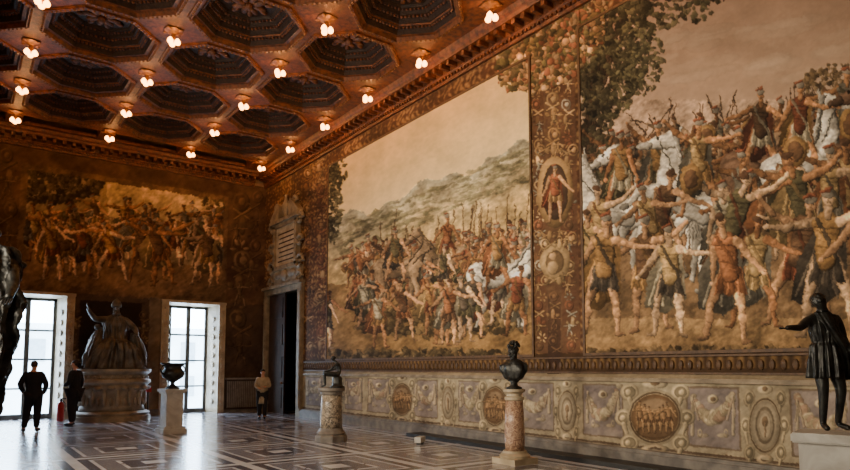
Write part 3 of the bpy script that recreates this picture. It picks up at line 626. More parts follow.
# the building across the square, seen faintly through the windows
t = thing('building', 'pale building with shuttered windows seen faintly through the tall windows', 'building', (8, 52, 0))
bm = bmesh.new(); box(bm, -16, 16, 0, 8, -4, 4.4); box(bm, -16.3, 16.3, -.4, 8.4, 4.4, 4.8); mk('facade', bm, M_fac, t)
for k in range(12):
    for z in (-.6, 2.1):
        bm = bmesh.new(); box(bm, -14.6+k*2.6, -13.5+k*2.6, -.06, .02, z, z+1.6); mk('window', bm, M_facw, t)
# world: overcast daylight
w = bpy.data.worlds.new('World'); bpy.context.scene.world = w; w.use_nodes = True; nt = w.node_tree; bg = nt.nodes['Background']
tc = nt.nodes.new('ShaderNodeTexCoord'); sp = nt.nodes.new('ShaderNodeSeparateXYZ'); rp = nt.nodes.new('ShaderNodeValToRGB'); nt.links.new(tc.outputs['Generated'], sp.inputs[0]); nt.links.new(sp.outputs['Z'], rp.inputs['Fac'])
e = rp.color_ramp.elements; e[0].position = 0; e[0].color = (.55, .68, .85, 1); e[1].position = .05; e[1].color = (.7, .84, 1, 1)
nt.links.new(rp.outputs['Color'], bg.inputs['Color']); bg.inputs['Strength'].default_value = 28
# ------------------------------------------------------------------ door on the right wall with its carved tablet
root = bpy.data.objects.new('door_1', None); C.objects.link(root); struct(root); root.location = (XR, (DY0+DY1)/2, 0)
def D(name, bm, m_, sm=False): o = mk(name, bm, m_, root, sm); o.location = (-XR, -(DY0+DY1)/2, 0); return o
bm = bmesh.new()
for (y0, y1) in ((DY0-.3, DY0), (DY1, DY1+.25)): box(bm, XR-.12, XR+.25, y0, y1, 0, DZ+.02); box(bm, XR-.15, XR, y0+.05, y1-.05, .3, DZ-.1)
box(bm, XR-.12, XR+.25, DY0-.3, DY1+.25, DZ, DZ+.2); box(bm, XR-.22, XR, DY0-.36, DY1+.3, DZ+.2, DZ+.3); D('door_frame', bm, M_tab)
bm = bmesh.new(); ya, yb = DY0+1.35, DY1; box(bm, XR+.02, XR+.09, ya, yb, 0, DZ)
for z in (.2, 1.3, 2.5, 3.5): box(bm, XR-.01, XR+.02, ya+.14, yb-.14, z, z+.75)
dl = D('door_leaf', bm, M_door); bm = bmesh.new(); sph(bm, (XR-.03, ya+.08, 1.1), .045); h_ = mk('door_knob', bm, M_gold, dl)
bm = bmesh.new(); box(bm, XR+.1, XR+1.2, DY0+.02, DY0+.09, 0, DZ)
for z in (.2, 1.3, 2.5, 3.5): box(bm, XR+.25, XR+1.05, DY0+.09, DY0+.12, z, z+.75)
D('door_leaf', bm, M_door)
TY = 21.3
t = thing('wall_tablet', 'carved stone tablet with scrolls and broken pediment above the doorway', 'tablet', (XR, TY, 5.0))
def T_(name, bm, m_, sm=False): o = mk(name, bm, m_, t, sm); o.location = (-XR, -TY, -5.0); return o
bm = bmesh.new(); box(bm, XR-.1, XR, TY-.85, TY+.85, 5.4, 6.85); sl = T_('tablet_slab', bm, M_stone)
bm = bmesh.new()
for k in range(7): box(bm, XR-.104, XR-.1, TY-.7+.05*(k % 2), TY+.68-.06*(k % 3), 5.55+k*.17, 5.60+k*.17)
mk('inscription', bm, M_door, sl)
bm = bmesh.new()
for (y0, y1, z0, z1) in ((TY-1.02, TY-.85, 5.3, 6.95), (TY+.85, TY+1.02, 5.3, 6.95), (TY-1.02, TY+1.02, 6.85, 7.0), (TY-1.02, TY+1.02, 5.25, 5.4)): box(bm, XR-.18, XR, y0, y1, z0, z1)
box(bm, XR-.26, XR, TY-1.2, TY+1.2, 7.0, 7.12); box(bm, XR-.12, XR, TY-1.3, TY+1.3, 4.7, 5.25)
for s in (-1, 1):
    y = TY+s*.75; vs = [(y+s*.45, 7.12), (y+s*.45, 7.25), (y-s*.2, 7.75), (y-s*.35, 7.6), (y-s*.3, 7.12)]
    A = [bm.verts.new((XR-.22, p, q)) for p, q in vs]; B_ = [bm.verts.new((XR, p, q)) for p, q in vs]; bm.faces.new(A); bm.faces.new(B_)
    for i in range(5): bm.faces.new((A[i], A[(i+1) % 5], B_[(i+1) % 5], B_[i]))
    for k, (zz, rr) in enumerate(((7.0, .26), (5.45, .32), (6.2, .24), (4.9, .26), (7.7, .2))):
        tube(bm, [(XR-.12, TY+s*(1.2 if zz < 7.5 else .75)+s*rr*math.cos(a)*(1-a/9), zz-.1+rr*math.sin(a)*(1-a/9)) for a in np.linspace(0, 7, 16)], .065, 6)
    sph(bm, (XR-.1, TY+s*.6, 5.05), (.1, .35, .14))
    for k in range(6): sph(bm, (XR-.14, TY+s*.93, 5.5+k*.26), (.08, .08, .1), 8, 6)
sph(bm, (XR-.12, TY, 5.02), (.12, .28, .22)); T_('tablet_frame', bm, M_tab)
bm = bmesh.new(); lathe(bm, [(.2, 7.12), (.12, 7.2), (.22, 7.4), (.26, 7.6), (.12, 7.78), (.08, 7.9), (.1, 7.98)], 20, c=(XR-.12, TY), sx=.45); T_('tablet_finial', bm, M_tab, True)

# ------------------------------------------------------------------ ceiling lamps
ORD = ['nearest', 'second', 'third', 'fourth', 'fifth', 'sixth', 'seventh', 'eighth']
bmm = bmesh.new(); lathe(bmm, [(.2, .0), (.2, -.03), (.12, -.06), (.05, -.1), (.035, -.2), (.06, -.24), (.02, -.28)], 12)
for k in range(4):
    a = k*PI/2+PI/4; sph(bmm, (.16*math.cos(a), .16*math.sin(a), -.03), (.1, .05, .03), 8, 6, rot=Matrix.Rotation(a, 4, 'Z'))
me_mount = None; lamp0 = None
bpos = [(.09*math.cos(a), .09*math.sin(a)) for a in (PI*.5, PI*.5+2*PI/3, PI*.5+4*PI/3)]
for i in range(4):
    for j in range(7):
        x, y = GX-i*SX, GY-j*SY
        lab = 'glowing bulb cluster, %s from the back wall in the %s row from right wall' % (ORD[j], ORD[i] if i else 'first')
        r = thing('ceiling_lamp', lab, 'lamp', (x, y, ZC), 0, 'glowing bulb clusters on the coffered ceiling')
        if lamp0 is None:
            lamp0 = r; mo = mk('lamp_mount', bmm, M_gold, r); me_mount = mo.data
            bm = bmesh.new()
            tube(bm, [(0, 0, -.2), (.045, 0, -.25), (.09, 0, -.22)], .014, 6); me_arm = mk('arm', bm, M_gold, r).data; r.children[-1].rotation_euler[2] = PI/2
            bm = bmesh.new(); lathe(bm, [(.02, 0), (.035, -.02), (.06, -.055), (.068, -.09), (.05, -.13), (.015, -.15)], 12); me_b = mk('bulb', bm, M_bulb, r, True, loc=(bpos[0][0], bpos[0][1], -.2)).data
            rest = (1, 2)
        else:
            link(bpy.data.objects.new('lamp_mount', me_mount), r); rest = (0, 1, 2)
        for k in rest:
            ao = link(bpy.data.objects.new('arm', me_arm), r); ao.rotation_euler[2] = PI/2+k*2*PI/3
            bo = link(bpy.data.objects.new('bulb', me_b), r); bo.location = (bpos[k][0], bpos[k][1], -.2)
        l = bpy.data.lights.new('lamp_light', 'POINT'); l.energy = 24 if i < 2 else 16; l.color = (1, .42, .13); l.shadow_soft_size = .05
        lo = bpy.data.objects.new('lamp_light', l); C.objects.link(lo); lo.location = (x, y, ZC-.4)
def area(loc, rot, sx, sy, e, c, name='window_daylight'):
    l = bpy.data.lights.new(name, 'AREA'); l.shape = 'RECTANGLE'; l.size = sx; l.size_y = sy; l.energy = e; l.color = c; l.spread = 2.2
    o = bpy.data.objects.new(name, l); C.objects.link(o); o.location = loc; o.rotation_euler = rot
for y, e_ in ((3.5, 220), (8.5, 310), (13.0, 320)): area((XL+.1, y, 3.8), (0, -PI/2, 0), 3.6, 1.8, e_, (1, .86, .66))  # unseen fill areas added along the windowless left wall to brighten the right wall

# ------------------------------------------------------------------ figures
def skinmesh(J, E, sub=2):
    names = list(J); me = bpy.data.meshes.new('t'); me.from_pydata([J[n][:3] for n in names], [(names.index(a), names.index(b)) for a, b in E], [])
    o = bpy.data.objects.new('t', me); C.objects.link(o); sk = o.modifiers.new('s', 'SKIN'); sk.use_smooth_shade = True; sk.branch_smoothing = .3
    ss = o.modifiers.new('u', 'SUBSURF'); ss.levels = sub; ss.render_levels = sub
    adj = {n: [] for n in names}
    for a, b in E: adj[a].append(b); adj[b].append(a)
    seen = set(); roots = []
    for n in names:
        if n in seen: continue
        roots.append(n); st = [n]
        while st:
            q = st.pop()
            if q in seen: continue
            seen.add(q); st += adj[q]
    for i, n in enumerate(names):
        v = me.skin_vertices[0].data[i]; r = J[n][3]; v.radius = r if isinstance(r, tuple) else (r, r); v.use_root = n in roots
    dg = bpy.context.evaluated_depsgraph_get(); dg.update(); m2 = bpy.data.meshes.new_from_object(o.evaluated_get(dg)); bpy.data.objects.remove(o); return m2
def skinobj(name, J, E, mat_, parent, extra=None, sub=2):
    me = skinmesh(J, E, sub); bm = bmesh.new(); bm.from_mesh(me)
    if extra: extra(bm)
    o = mk(name, bm, mat_, parent, True); return o
def pose(H, ov=None, fem=1):
    b = {'pelvis': (0, 0, .53, .075), 'waist': (0, 0, .61, .066), 'chest': (0, .005, .72, .086), 'neckb': (0, -.005, .81, .045), 'neck': (0, 0, .85, .032), 'jaw': (0, .012, .885, .042), 'head': (0, .004, .925, .056), 'top': (0, 0, .962, .042), 'nose': (0, .07, .915, .01)}
    for s, n in ((-1, 'L'), (1, 'R')):
        b.update({'sh'+n: (s*.1, -.005, .795, .042), 'el'+n: (s*.135, -.02, .635, .03), 'wr'+n: (s*.14, .02, .495, .019), 'ha'+n: (s*.14, .03, .455, .021),
                  'hip'+n: (s*.05, 0, .5, .066), 'kn'+n: (s*.055, .012, .285, .043), 'an'+n: (s*.055, -.01, .05, .026), 'to'+n: (s*.062, .085, .022, .02), 'ear'+n: (s*.06, -.005, .92, .012)})
    b.update(ov or {})
    return {k: (v[0]*H, v[1]*H, v[2]*H, v[3]*H) for k, v in b.items()}
TE = [('pelvis', 'waist'), ('waist', 'chest'), ('chest', 'neckb')]; HE = [('neckb', 'neck'), ('neck', 'jaw'), ('jaw', 'head'), ('head', 'top'), ('head', 'nose'), ('head', 'earL'), ('head', 'earR')]
AE = lambda n: [('chest', 'sh'+n), ('sh'+n, 'el'+n), ('el'+n, 'wr'+n)]
LE = lambda n: [('pelvis', 'hip'+n), ('hip'+n, 'kn'+n), ('kn'+n, 'an'+n)]
def add_fingers(J, E, H, n, side):
    w = Vector(J['wr'+n][:3]); h = Vector(J['ha'+n][:3]); d_ = (h-w).normalized(); ax = Vector((0, 1, 0)) if abs(d_.y) < .7 else Vector((1, 0, 0)); ax = (ax-d_*ax.dot(d_)).normalized(); nrm = d_.cross(ax)
    for k in range(4):
        L_ = (.036, .045, .042, .032)[k]*H; p = h+ax*(.016-.0105*k)*H; q = p+d_*(L_*.55+.012*H); r = q+d_*L_*.4-nrm*side*L_*.25
        J['f%s%d' % (n, k)] = (*p, .0052*H); J['g%s%d' % (n, k)] = (*q, .005*H); J['i%s%d' % (n, k)] = (*r, .004*H); E += [('f%s%d' % (n, k), 'g%s%d' % (n, k)), ('g%s%d' % (n, k), 'i%s%d' % (n, k))]
    p = w.lerp(h, .4)+ax*.012*H; q = p+ax*.018*H+d_*.02*H; r = q+d_*.024*H+ax*.004*H
    J['t0'+n] = (*p, .006*H); J['t1'+n] = (*q, .006*H); J['t2'+n] = (*r, .0045*H); E += [('t0'+n, 't1'+n), ('t1'+n, 't2'+n)]
def full(J, H):
    E = TE+HE+AE('L')+AE('R')+LE('L')+LE('R')+[('wrL', 'haL'), ('wrR', 'haR'), ('anL', 'toL'), ('anR', 'toR')]; add_fingers(J, E, H, 'L', 1); add_fingers(J, E, H, 'R', -1); return E
def grow(J, keys, k, add=0): return {n: (*J[n][:3], J[n][3]*k+add) for n in keys}
def person(label, loc, rz, H, ov, jm, tm, coat=.46, hairm=M_hair):
    r = thing('person', label, 'person', loc, rz); J = pose(H, ov); J2 = dict(J); E = full(J2, H)
    skinobj('body', J2, E, M_skin, r)
    ks = ['pelvis', 'waist', 'chest', 'neckb', 'shL', 'elL', 'wrL', 'shR', 'elR', 'wrR']; Jk = grow(J, ks, 1.08, .007*H)
    ja = skinobj('jacket', Jk, TE+AE('L')+AE('R'), jm, r)
    px_ = J['pelvis'][0]; bm = bmesh.new(); lo = coat*H
    drape(bm, [(0, 0, .815*H, .06*H, .045*H, .01), (0, 0, .79*H, .105*H, .06*H, .01), (0, 0, .72*H, .112*H, .076*H, .015), (px_*.5, 0, .61*H, .094*H, .072*H, .02), (px_, 0, .53*H, .1*H, .08*H, .03), (px_, 0, lo, .105*H, .085*H, .045)], 48, 7, 4); mk('jacket_hem', bm, jm, ja, True)
    ks = ['pelvis', 'hipL', 'knL', 'anL', 'hipR', 'knR', 'anR']; skinobj('trousers', grow(J, ks, 1.12, .008*H), LE('L')+LE('R'), tm, r)
    for n in 'LR':
        bm = bmesh.new(); a = Vector(J['an'+n][:3]); t_ = Vector(J['to'+n][:3]); dd = (t_-a); dd.z = 0; ang = math.atan2(dd.y, dd.x); c = a.lerp(t_, .45); c.z = .028*H
        sph(bm, c, (.074*H, .028*H, .028*H), rot=Matrix.Rotation(ang, 4, 'Z')); mk('shoe', bm, M_shoe, r, True)
    hd = Vector(J['head'][:3]); bm = bmesh.new(); sph(bm, hd+Vector((0, -.014*H, .014*H)), (.045*H, .05*H, .047*H), 16, 12); mk('hair', bm, hairm, r, True)
    for s in (-1, 1):
        bm = bmesh.new(); sph(bm, hd+Vector((s*.022*H, .05*H, .0)), .007*H, 8, 6); mk('eye', bm, M_black, r, True)
    return r
HD = {'jaw': (0, .022, .885, .034), 'head': (0, .014, .922, .045), 'top': (0, .008, .955, .034), 'nose': (0, .068, .912, .009), 'earL': (-.048, .005, .918, .01), 'earR': (.048, .005, .918, .01)}
p = onF(31, 432); person('person in a dark jacket seen from behind, leftmost, by the left window', (p.x, p.y, 0), -.2, 1.88, dict(HD, pelvis=(.015, 0, .53, .072), elL=(-.155, -.05, .65, .028), wrL=(-.12, .05, .54, .02), haL=(-.1, .07, .52, .02), elR=(.16, -.03, .64, .028), wrR=(.125, .06, .53, .02), haR=(.11, .08, .51, .02), hipL=(-.035, 0, .5, .062), knL=(-.06, .02, .285, .04), anL=(-.085, -.02, .05, .026), toL=(-.105, .065, .022, .02), hipR=(.06, 0, .5, .062), knR=(.06, .03, .285, .04), anR=(.06, .0, .05, .026), toR=(.085, .085, .022, .02)), M_navy, M_trs)
p = onF(73, 426); person('person in a black coat standing between the left window and the marble statue', (p.x, p.y, 0), .9, 1.92, dict(HD, elL=(-.14, .0, .64, .028), wrL=(-.1, .1, .6, .02), haL=(-.07, .12, .61, .02), knR=(.055, .05, .285, .04), anR=(.06, .04, .05, .026), toR=(.07, .13, .022, .02)), M_bcoat, M_trs, .36)
p = onF(262, 419); person('person in a long pale coat standing beside the doorway with bent arms', (p.x, p.y, 0), 2.7, 1.64, dict(HD, elL=(-.14, -.01, .64, .026), wrL=(-.06, .1, .63, .02), haL=(-.02, .11, .64, .02), elR=(.14, -.01, .64, .026), wrR=(.06, .11, .6, .02), haR=(.02, .12, .6, .02), knL=(-.05, .04, .285, .04), anL=(-.05, .03, .05, .026), toL=(-.055, .12, .022, .02)), M_coat, M_trs, .3)

# urn on white pedestal
p = onF(171, 433)
t = thing('pedestal', 'short cream pedestal under the black urn', 'pedestal', (p.x, p.y, 0), .1)
bm = bmesh.new(); box(bm, -.3, .3, -.3, .3, 0, .12); box(bm, -.26, .26, -.26, .26, .12, .18); mk('base', bm, M_white, t)
bm = bmesh.new(); box(bm, -.21, .21, -.21, .21, .18, 1.0); mk('shaft', bm, M_white, t)
bm = bmesh.new(); box(bm, -.24, .24, -.24, .24, 1.0, 1.05); box(bm, -.28, .28, -.28, .28, 1.05, 1.12); mk('cap', bm, M_white, t)
t = thing('urn', 'black bronze urn with two handles on the short cream pedestal', 'urn', (p.x, p.y, 1.12), .5)
bm = bmesh.new(); lathe(bm, [(.17, 0), (.17, .03), (.1, .06), (.05, .12), (.06, .17), (.14, .22), (.25, .3), (.28, .38), (.25, .46), (.2, .52), (.22, .58), (.3, .63), (.31, .66), (.27, .66), (.19, .58)], 32, fl=.02, nf=16); mk('bowl', bm, M_bronze, t, True)
for s in (-1, 1):
    bm = bmesh.new(); tube(bm, [(s*.25, 0, .36), (s*.36, 0, .4), (s*.4, 0, .5), (s*.34, 0, .58), (s*.27, 0, .6)], .022); mk('handle', bm, M_bronze, t, True)
# marble column with seated bronze
p = onF(331, 441)
t = thing('pedestal', 'mottled marble column pedestal under the small seated bronze', 'pedestal', (p.x, p.y, 0))
bm = bmesh.new(); lathe(bm, [(.36, 0), (.36, .12), (.33, .15)], 8, ph=PI/8); lathe(bm, [(.31, .15), (.33, .19), (.29, .23), (.26, .28), (.25, .3)], 32); mk('base', bm, M_grey, t)
bm = bmesh.new(); lathe(bm, [(.245, .3), (.25, .5), (.24, .8), (.225, 1.04)], 32); mk('shaft', bm, M_varie, t, True)
bm = bmesh.new(); lathe(bm, [(.23, 1.04), (.25, 1.08), (.25, 1.1), (.3, 1.14), (.3, 1.2)], 32); mk('cap', bm, M_grey, t)
t = thing('statuette', 'small dark bronze of a seated bending youth on the mottled column', 'statuette', (p.x+.1, p.y-.07, 1.2), .95); t.scale = (1.08, 1.08, 1.08)
bm = bmesh.new(); lathe(bm, [(.15, 0), (.15, .03), (.11, .05), (.1, .12), (.1, .2), (.08, .24)], 20, fl=.08, nf=5); mk('rock_seat', bm, M_bronze, t, True)
J = {'pelvis': (0, -.04, .29, .062), 'waist': (0, -.05, .37, .054), 'chest': (0, -.02, .47, .066), 'neckb': (0, .02, .54, .034), 'neck': (0, .05, .565, .026), 'jaw': (0, .09, .585, .034), 'head': (0, .095, .625, .046), 'top': (0, .08, .655, .038), 'nose': (0, .15, .6, .01), 'earL': (-.05, .09, .62, .009), 'earR': (.05, .09, .62, .009),
     'shL': (-.095, -.02, .51, .032), 'elL': (-.13, .1, .4, .025), 'wrL': (-.08, .22, .35, .017), 'haL': (-.05, .25, .345, .017), 'shR': (.095, -.02, .51, .032), 'elR': (.14, .08, .39, .025), 'wrR': (.08, .2, .35, .017), 'haR': (.04, .24, .35, .017),
     'hipL': (-.055, -.02, .27, .052), 'knL': (-.13, .25, .33, .038), 'anL': (.02, .29, .29, .022), 'toL': (.09, .32, .28, .018), 'hipR': (.055, -.02, .27, .052), 'knR': (.07, .28, .28, .04), 'anR': (.07, .26, .05, .024), 'toR': (.07, .34, .02, .018)}
skinobj('body', J, full(J, .9), M_bronze, t)
bm = bmesh.new(); sph(bm, (0, .078, .636), (.05, .053, .044)); mk('hair', bm, M_bronze, t, True)
# bust column
p = onF(515, 463)
t = thing('pedestal', 'pink breccia column pedestal on a square base under the black bust', 'pedestal', (p.x, p.y, 0))
bm = bmesh.new(); box(bm, -.28, .28, -.28, .28, 0, .1); lathe(bm, [(.26, .1), (.27, .14), (.22, .18), (.2, .22)], 32); mk('base', bm, M_stone, t)
bm = bmesh.new(); lathe(bm, [(.165, .22), (.175, .4), (.17, .7), (.15, 1.08)], 32); mk('shaft', bm, M_pink, t, True)
bm = bmesh.new(); lathe(bm, [(.15, 1.08), (.17, 1.1), (.17, 1.14), (.13, 1.16), (.13, 1.2), (.19, 1.24), (.19, 1.28)], 32); mk('cap', bm, M_stone, t)
t = thing('bust', 'black bronze bust of a bearded head with draped shoulders on the pink column', 'bust', (p.x, p.y, 1.28), 2.0)
bm = bmesh.new(); lathe(bm, [(.14, 0), (.14, .03), (.07, .06), (.06, .11), (.1, .15)], 24); mk('socle', bm, M_bronze, t, True)
bm = bmesh.new(); drape(bm, [(0, 0, .13, .07, .06, .02), (0, .01, .2, .17, .11, .05), (0, .01, .32, .25, .13, .05), (0, 0, .42, .25, .12, .05), (0, 0, .49, .15, .09, .04), (0, 0, .53, .075, .07, .02)], 64, 7, 5); rough(bm, .008, 12); mk('shoulders', bm, M_bronze, t, True)
J = {'a': (0, 0, .42, .09), 'b': (0, 0, .53, .062), 'c': (0, .03, .62, .075), 'd': (0, .015, .7, .092), 'e': (0, 0, .77, .075), 'n': (0, .125, .68, .018), 'n2': (0, .1, .71, .016), 'l': (-.1, 0, .69, .018), 'r': (.1, 0, .69, .018)}
skinobj('head', J, [('a', 'b'), ('b', 'c'), ('c', 'd'), ('d', 'e'), ('d', 'n2'), ('n2', 'n'), ('d', 'l'), ('d', 'r')], M_bronze, t)
bm = bmesh.new()
for k in range(60):
    a = U(0, 2*PI); e_ = U(-.1, 1.5); P_ = Vector((math.cos(a)*math.cos(e_)*.095, math.sin(a)*math.cos(e_)*.1-.01, .74+math.sin(e_)*.1))
    if P_.y > .07: continue
    sph(bm, P_, U(.018, .03), 6, 5)
mk('hair', bm, M_bronze, t, True)
bm = bmesh.new()
for k in range(16): sph(bm, (U(-.05, .05), .075+U(-.01, .02), .6+U(-.03, .03)), .022, 6, 5)
mk('beard', bm, M_bronze, t, True)
# right-hand bronze
q = ray(829, 432); tt_ = (1.0-H0)/q[2]; p = Vector((q[0]*tt_, q[1]*tt_, 1.0))
t = thing('pedestal', 'white marble block pedestal under the large draped bronze at right edge', 'pedestal', (p.x, p.y, 0), .25)
bm = bmesh.new(); box(bm, -.3, .3, -.3, .3, 0, .15); mk('base', bm, M_white, t)
bm = bmesh.new(); box(bm, -.24, .24, -.24, .24, .15, .9); mk('shaft', bm, M_white, t)
bm = bmesh.new(); box(bm, -.3, .3, -.3, .3, .9, 1.0); bmesh.ops.bevel(bm, geom=bm.edges[:], offset=.015, segments=2, affect='EDGES'); mk('cap', bm, M_white, t)
t = thing('statue', 'dark bronze draped figure holding one arm out to the left, on white pedestal', 'statue', (p.x, p.y, 1.005), 2.55)
Hs = 1.46; J = pose(Hs, {'elR': (.2, .05, .72, .028), 'wrR': (.31, .1, .72, .019), 'haR': (.345, .11, .715, .02), 'elL': (-.14, .0, .64, .028), 'wrL': (-.12, .09, .56, .02), 'haL': (-.11, .12, .55, .02), 'hipR': (.045, 0, .5, .06), 'knR': (.045, .03, .285, .036), 'anR': (.04, .0, .05, .022), 'toR': (.06, .08, .022, .02), 'knL': (-.07, .05, .285, .036), 'anL': (-.09, -.03, .05, .022), 'toL': (-.12, .05, .022, .02), 'jaw': (.02, .012, .885, .036), 'head': (.025, .004, .92, .048), 'top': (.025, 0, .95, .036), 'nose': (.05, .058, .91, .01), 'earL': (-.025, -.005, .918, .01), 'earR': (.078, -.005, .918, .01)})
skinobj('body', J, full(J, Hs), M_bronze, t)
bm = bmesh.new(); drape(bm, [(0, 0, .82*Hs, .05*Hs, .045*Hs, .02), (0, 0, .79*Hs, .098*Hs, .058*Hs, .05), (0, 0, .7*Hs, .095*Hs, .08*Hs, .05), (0, 0, .62*Hs, .074*Hs, .07*Hs, .06), (0, 0, .6*Hs, .088*Hs, .08*Hs, .08), (0, .01, .5*Hs, .1*Hs, .085*Hs, .1), (0, .01, .37*Hs, .108*Hs, .09*Hs, .14)], 128, 13, 8, 2); rough(bm, .006, 9); mk('tunic', bm, M_bronze, t, True)
bm = bmesh.new(); drape(bm, [(.04*Hs, .05*Hs, .83*Hs, .05*Hs, .03*Hs, .1), (-.0*Hs, .065*Hs, .74*Hs, .045*Hs, .03*Hs, .12), (-.06*Hs, .065*Hs, .64*Hs, .045*Hs, .035*Hs, .12), (-.11*Hs, .04*Hs, .57*Hs, .04*Hs, .045*Hs, .14), (-.135*Hs, .02*Hs, .46*Hs, .035*Hs, .045*Hs, .18), (-.14*Hs, .0, .36*Hs, .025*Hs, .035*Hs, .2)], 64, 6, 6, 5); rough(bm, .006, 9); mk('cloak', bm, M_bronze, t, True)
bm = bmesh.new(); sph(bm, (.025*Hs, -.012*Hs, .935*Hs), (.046*Hs, .048*Hs, .04*Hs), 24, 16); rough(bm, .006, 30); mk('hair', bm, M_bronze, t, True)
# left-edge giant bronze
q = ray(-14, 400); tt_ = 12/ (q[0]*Fw[0]+q[1]*Fw[1]+q[2]*Fw[2]); p = Vector((q[0]*tt_, q[1]*tt_, 0))
t = thing('pedestal', 'stone pedestal of the large bronze at the left edge', 'pedestal', (p.x-.1, p.y, 0))
bm = bmesh.new(); box(bm, -.42, .25, -.42, .42, 0, .5); box(bm, -.36, .2, -.36, .36, .5, .7); mk('block', bm, M_dark, t)
t = thing('statue', 'large dark bronze robed figure silhouetted at the left edge of the hall', 'statue', (p.x-.12, p.y, .665), 2.8)
Hs = 3.9; J = pose(Hs, {'elL': (-.14, .06, .66, .03), 'wrL': (-.15, .14, .6, .02), 'haL': (-.15, .16, .58, .02)}); skinobj('body', J, full(J, Hs), M_bronze, t)
bm = bmesh.new(); drape(bm, [(0, 0, .88*Hs, .05*Hs, .045*Hs, .08), (0, 0, .84*Hs, .11*Hs, .07*Hs, .1), (0, 0, .77*Hs, .145*Hs, .1*Hs, .13), (0, 0, .68*Hs, .12*Hs, .1*Hs, .14), (0, 0, .58*Hs, .155*Hs, .11*Hs, .15), (0, 0, .47*Hs, .13*Hs, .11*Hs, .16), (0, 0, .36*Hs, .14*Hs, .11*Hs, .18), (0, 0, .2*Hs, .1*Hs, .1*Hs, .18), (0, 0, .02*Hs, .085*Hs, .08*Hs, .12)], 180, 12, 12, 8); rough(bm, .055, 4.2, 6)
for v in bm.verts: v.co.z = max(v.co.z, .045)
mk('robe', bm, M_bronze, t, True)
# seated marble statue in the middle of the back wall
cx, cy = 4.02, 22.3
t = thing('pedestal', 'broad round moulded marble pedestal carrying the seated marble statue', 'pedestal', (cx, cy, 0))
bm = bmesh.new(); lathe(bm, [(1.14, 0), (1.14, .14), (1.08, .16), (1.12, .24), (1.02, .3)], 48, sy=.82); mk('base', bm, M_basem, t)
bm = bmesh.new(); lathe(bm, [(.97, .3), (.92, .45), (.92, .8), (.98, 1.0), (1.04, 1.12)], 48, sy=.82, fl=.012, nf=12)
for k in range(16):
    a = k/16*2*PI; sph(bm, (.95*math.cos(a), .78*math.sin(a), .72), (.07, .07, .27)); sph(bm, (1.0*math.cos(a+.2), .82*math.sin(a+.2), 1.02), (.12, .1, .07)); sph(bm, (.95*math.cos(a+.2), .78*math.sin(a+.2), .6), (.05, .05, .12))
mk('drum', bm, M_basem, t, True)
bm = bmesh.new(); lathe(bm, [(1.04, 1.12), (1.12, 1.2), (1.1, 1.28), (.98, 1.34), (.98, 1.42), (1.06, 1.48), (1.12, 1.54), (1.12, 1.62)], 48, sy=.82)
for k in range(36):
    a = k/36*2*PI; sph(bm, (1.0*math.cos(a), .82*math.sin(a), 1.37), (.05, .05, .05), 8, 6)
mk('cap', bm, M_basem, t)
t = thing('statue', 'large seated marble figure in heavy robes with one arm raised, between windows', 'statue', (cx, cy, 1.625), PI)
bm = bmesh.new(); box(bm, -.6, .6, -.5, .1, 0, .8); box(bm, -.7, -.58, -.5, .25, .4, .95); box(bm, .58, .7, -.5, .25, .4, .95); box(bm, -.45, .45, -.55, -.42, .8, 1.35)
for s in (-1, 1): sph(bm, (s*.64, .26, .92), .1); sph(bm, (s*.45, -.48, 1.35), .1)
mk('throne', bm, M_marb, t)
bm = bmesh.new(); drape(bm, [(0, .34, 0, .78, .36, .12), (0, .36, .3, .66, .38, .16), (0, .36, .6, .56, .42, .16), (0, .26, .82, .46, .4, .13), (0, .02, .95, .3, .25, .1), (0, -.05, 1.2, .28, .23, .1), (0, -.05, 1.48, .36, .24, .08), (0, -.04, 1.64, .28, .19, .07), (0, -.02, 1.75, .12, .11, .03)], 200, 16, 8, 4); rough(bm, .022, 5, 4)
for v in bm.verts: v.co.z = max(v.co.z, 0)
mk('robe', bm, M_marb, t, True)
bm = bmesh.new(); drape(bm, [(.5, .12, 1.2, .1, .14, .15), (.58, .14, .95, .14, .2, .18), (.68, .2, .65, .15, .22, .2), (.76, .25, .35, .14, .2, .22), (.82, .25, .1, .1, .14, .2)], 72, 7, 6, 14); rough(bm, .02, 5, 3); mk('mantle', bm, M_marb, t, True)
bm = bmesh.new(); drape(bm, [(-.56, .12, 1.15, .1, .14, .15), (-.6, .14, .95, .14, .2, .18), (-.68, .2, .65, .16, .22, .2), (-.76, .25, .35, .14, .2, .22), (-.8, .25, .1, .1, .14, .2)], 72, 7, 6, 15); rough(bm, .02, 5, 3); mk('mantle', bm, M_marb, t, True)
J = {'c': (0, -.05, 1.5, .18), 'nb': (0, -.02, 1.76, .09), 'jaw': (0, .06, 1.86, .1), 'head': (0, .04, 1.95, .12), 'nose': (0, .19, 1.92, .025), 'shL': (-.32, -.03, 1.58, .12), 'elL': (-.56, .15, 1.3, .1), 'wrL': (-.56, .45, 1.12, .06), 'haL': (-.54, .53, 1.08, .05), 'shR': (.32, -.03, 1.58, .12), 'elR': (.62, .15, 1.56, .1), 'wrR': (.84, .38, 1.8, .06), 'haR': (.88, .42, 1.9, .05)}
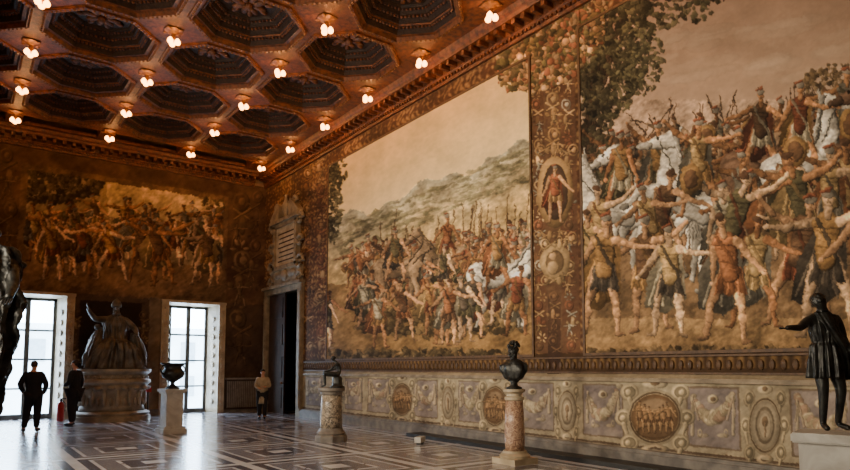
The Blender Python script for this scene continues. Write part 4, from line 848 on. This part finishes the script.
E = [('c', 'nb'), ('nb', 'jaw'), ('jaw', 'head'), ('head', 'nose'), ('c', 'shL'), ('shL', 'elL'), ('elL', 'wrL'), ('wrL', 'haL'), ('c', 'shR'), ('shR', 'elR'), ('elR', 'wrR'), ('wrR', 'haR')]
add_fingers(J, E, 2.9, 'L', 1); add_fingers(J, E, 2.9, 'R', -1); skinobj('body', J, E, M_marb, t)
bm = bmesh.new(); lathe(bm, [(.14, 1.98), (.16, 2.03), (.15, 2.1), (.11, 2.18), (.05, 2.24), (.02, 2.27)], 24, c=(0, .03)); mk('mitre', bm, M_marb, t, True)
bm = bmesh.new()
for k in range(20): sph(bm, (U(-.08, .08), .14+U(-.02, .04), 1.8+U(-.08, .05)), .035, 6, 5)
mk('beard', bm, M_marb, t, True)
# small items
p = onB(61, 400, 22.6)
t = thing('fire_extinguisher', 'red fire extinguisher on the floor behind the person in a black coat', 'extinguisher', (p.x, p.y, 0))
bm = bmesh.new(); lathe(bm, [(.09, 0), (.1, .03), (.1, .5), (.07, .58), (.03, .61)], 20); mk('tank', bm, M_red, t, True)
bm = bmesh.new(); lathe(bm, [(.03, .6), (.03, .68)], 10); box(bm, -.02, .14, -.015, .015, .68, .71); tube(bm, [(.03, 0, .66), (.12, .04, .55), (.13, .04, .3)], .015); mk('valve', bm, M_black, t)
p = onB(148, 400, 22.9)
t = thing('stanchion', 'thin floor stand with small red top between the statue base and right window', 'stand', (p.x, p.y, 0))
bm = bmesh.new(); lathe(bm, [(.14, 0), (.14, .02), (.02, .04), (.018, .85)], 16); mk('post', bm, M_black, t)
bm = bmesh.new(); box(bm, -.1, .1, -.015, .015, .83, 1.0); mk('plate', bm, M_red, t)
p = onF(420, 444)
t = thing('floor_spotlight', 'small white box floodlight on the floor below the dado', 'floodlight', (p.x, p.y, 0), .6)
bm = bmesh.new(); box(bm, -.16, .16, -.07, .07, .04, .16); mk('housing', bm, M_white, t)
bm = bmesh.new(); box(bm, -.1, .1, -.05, .05, 0, .04); mk('foot', bm, M_black, t)
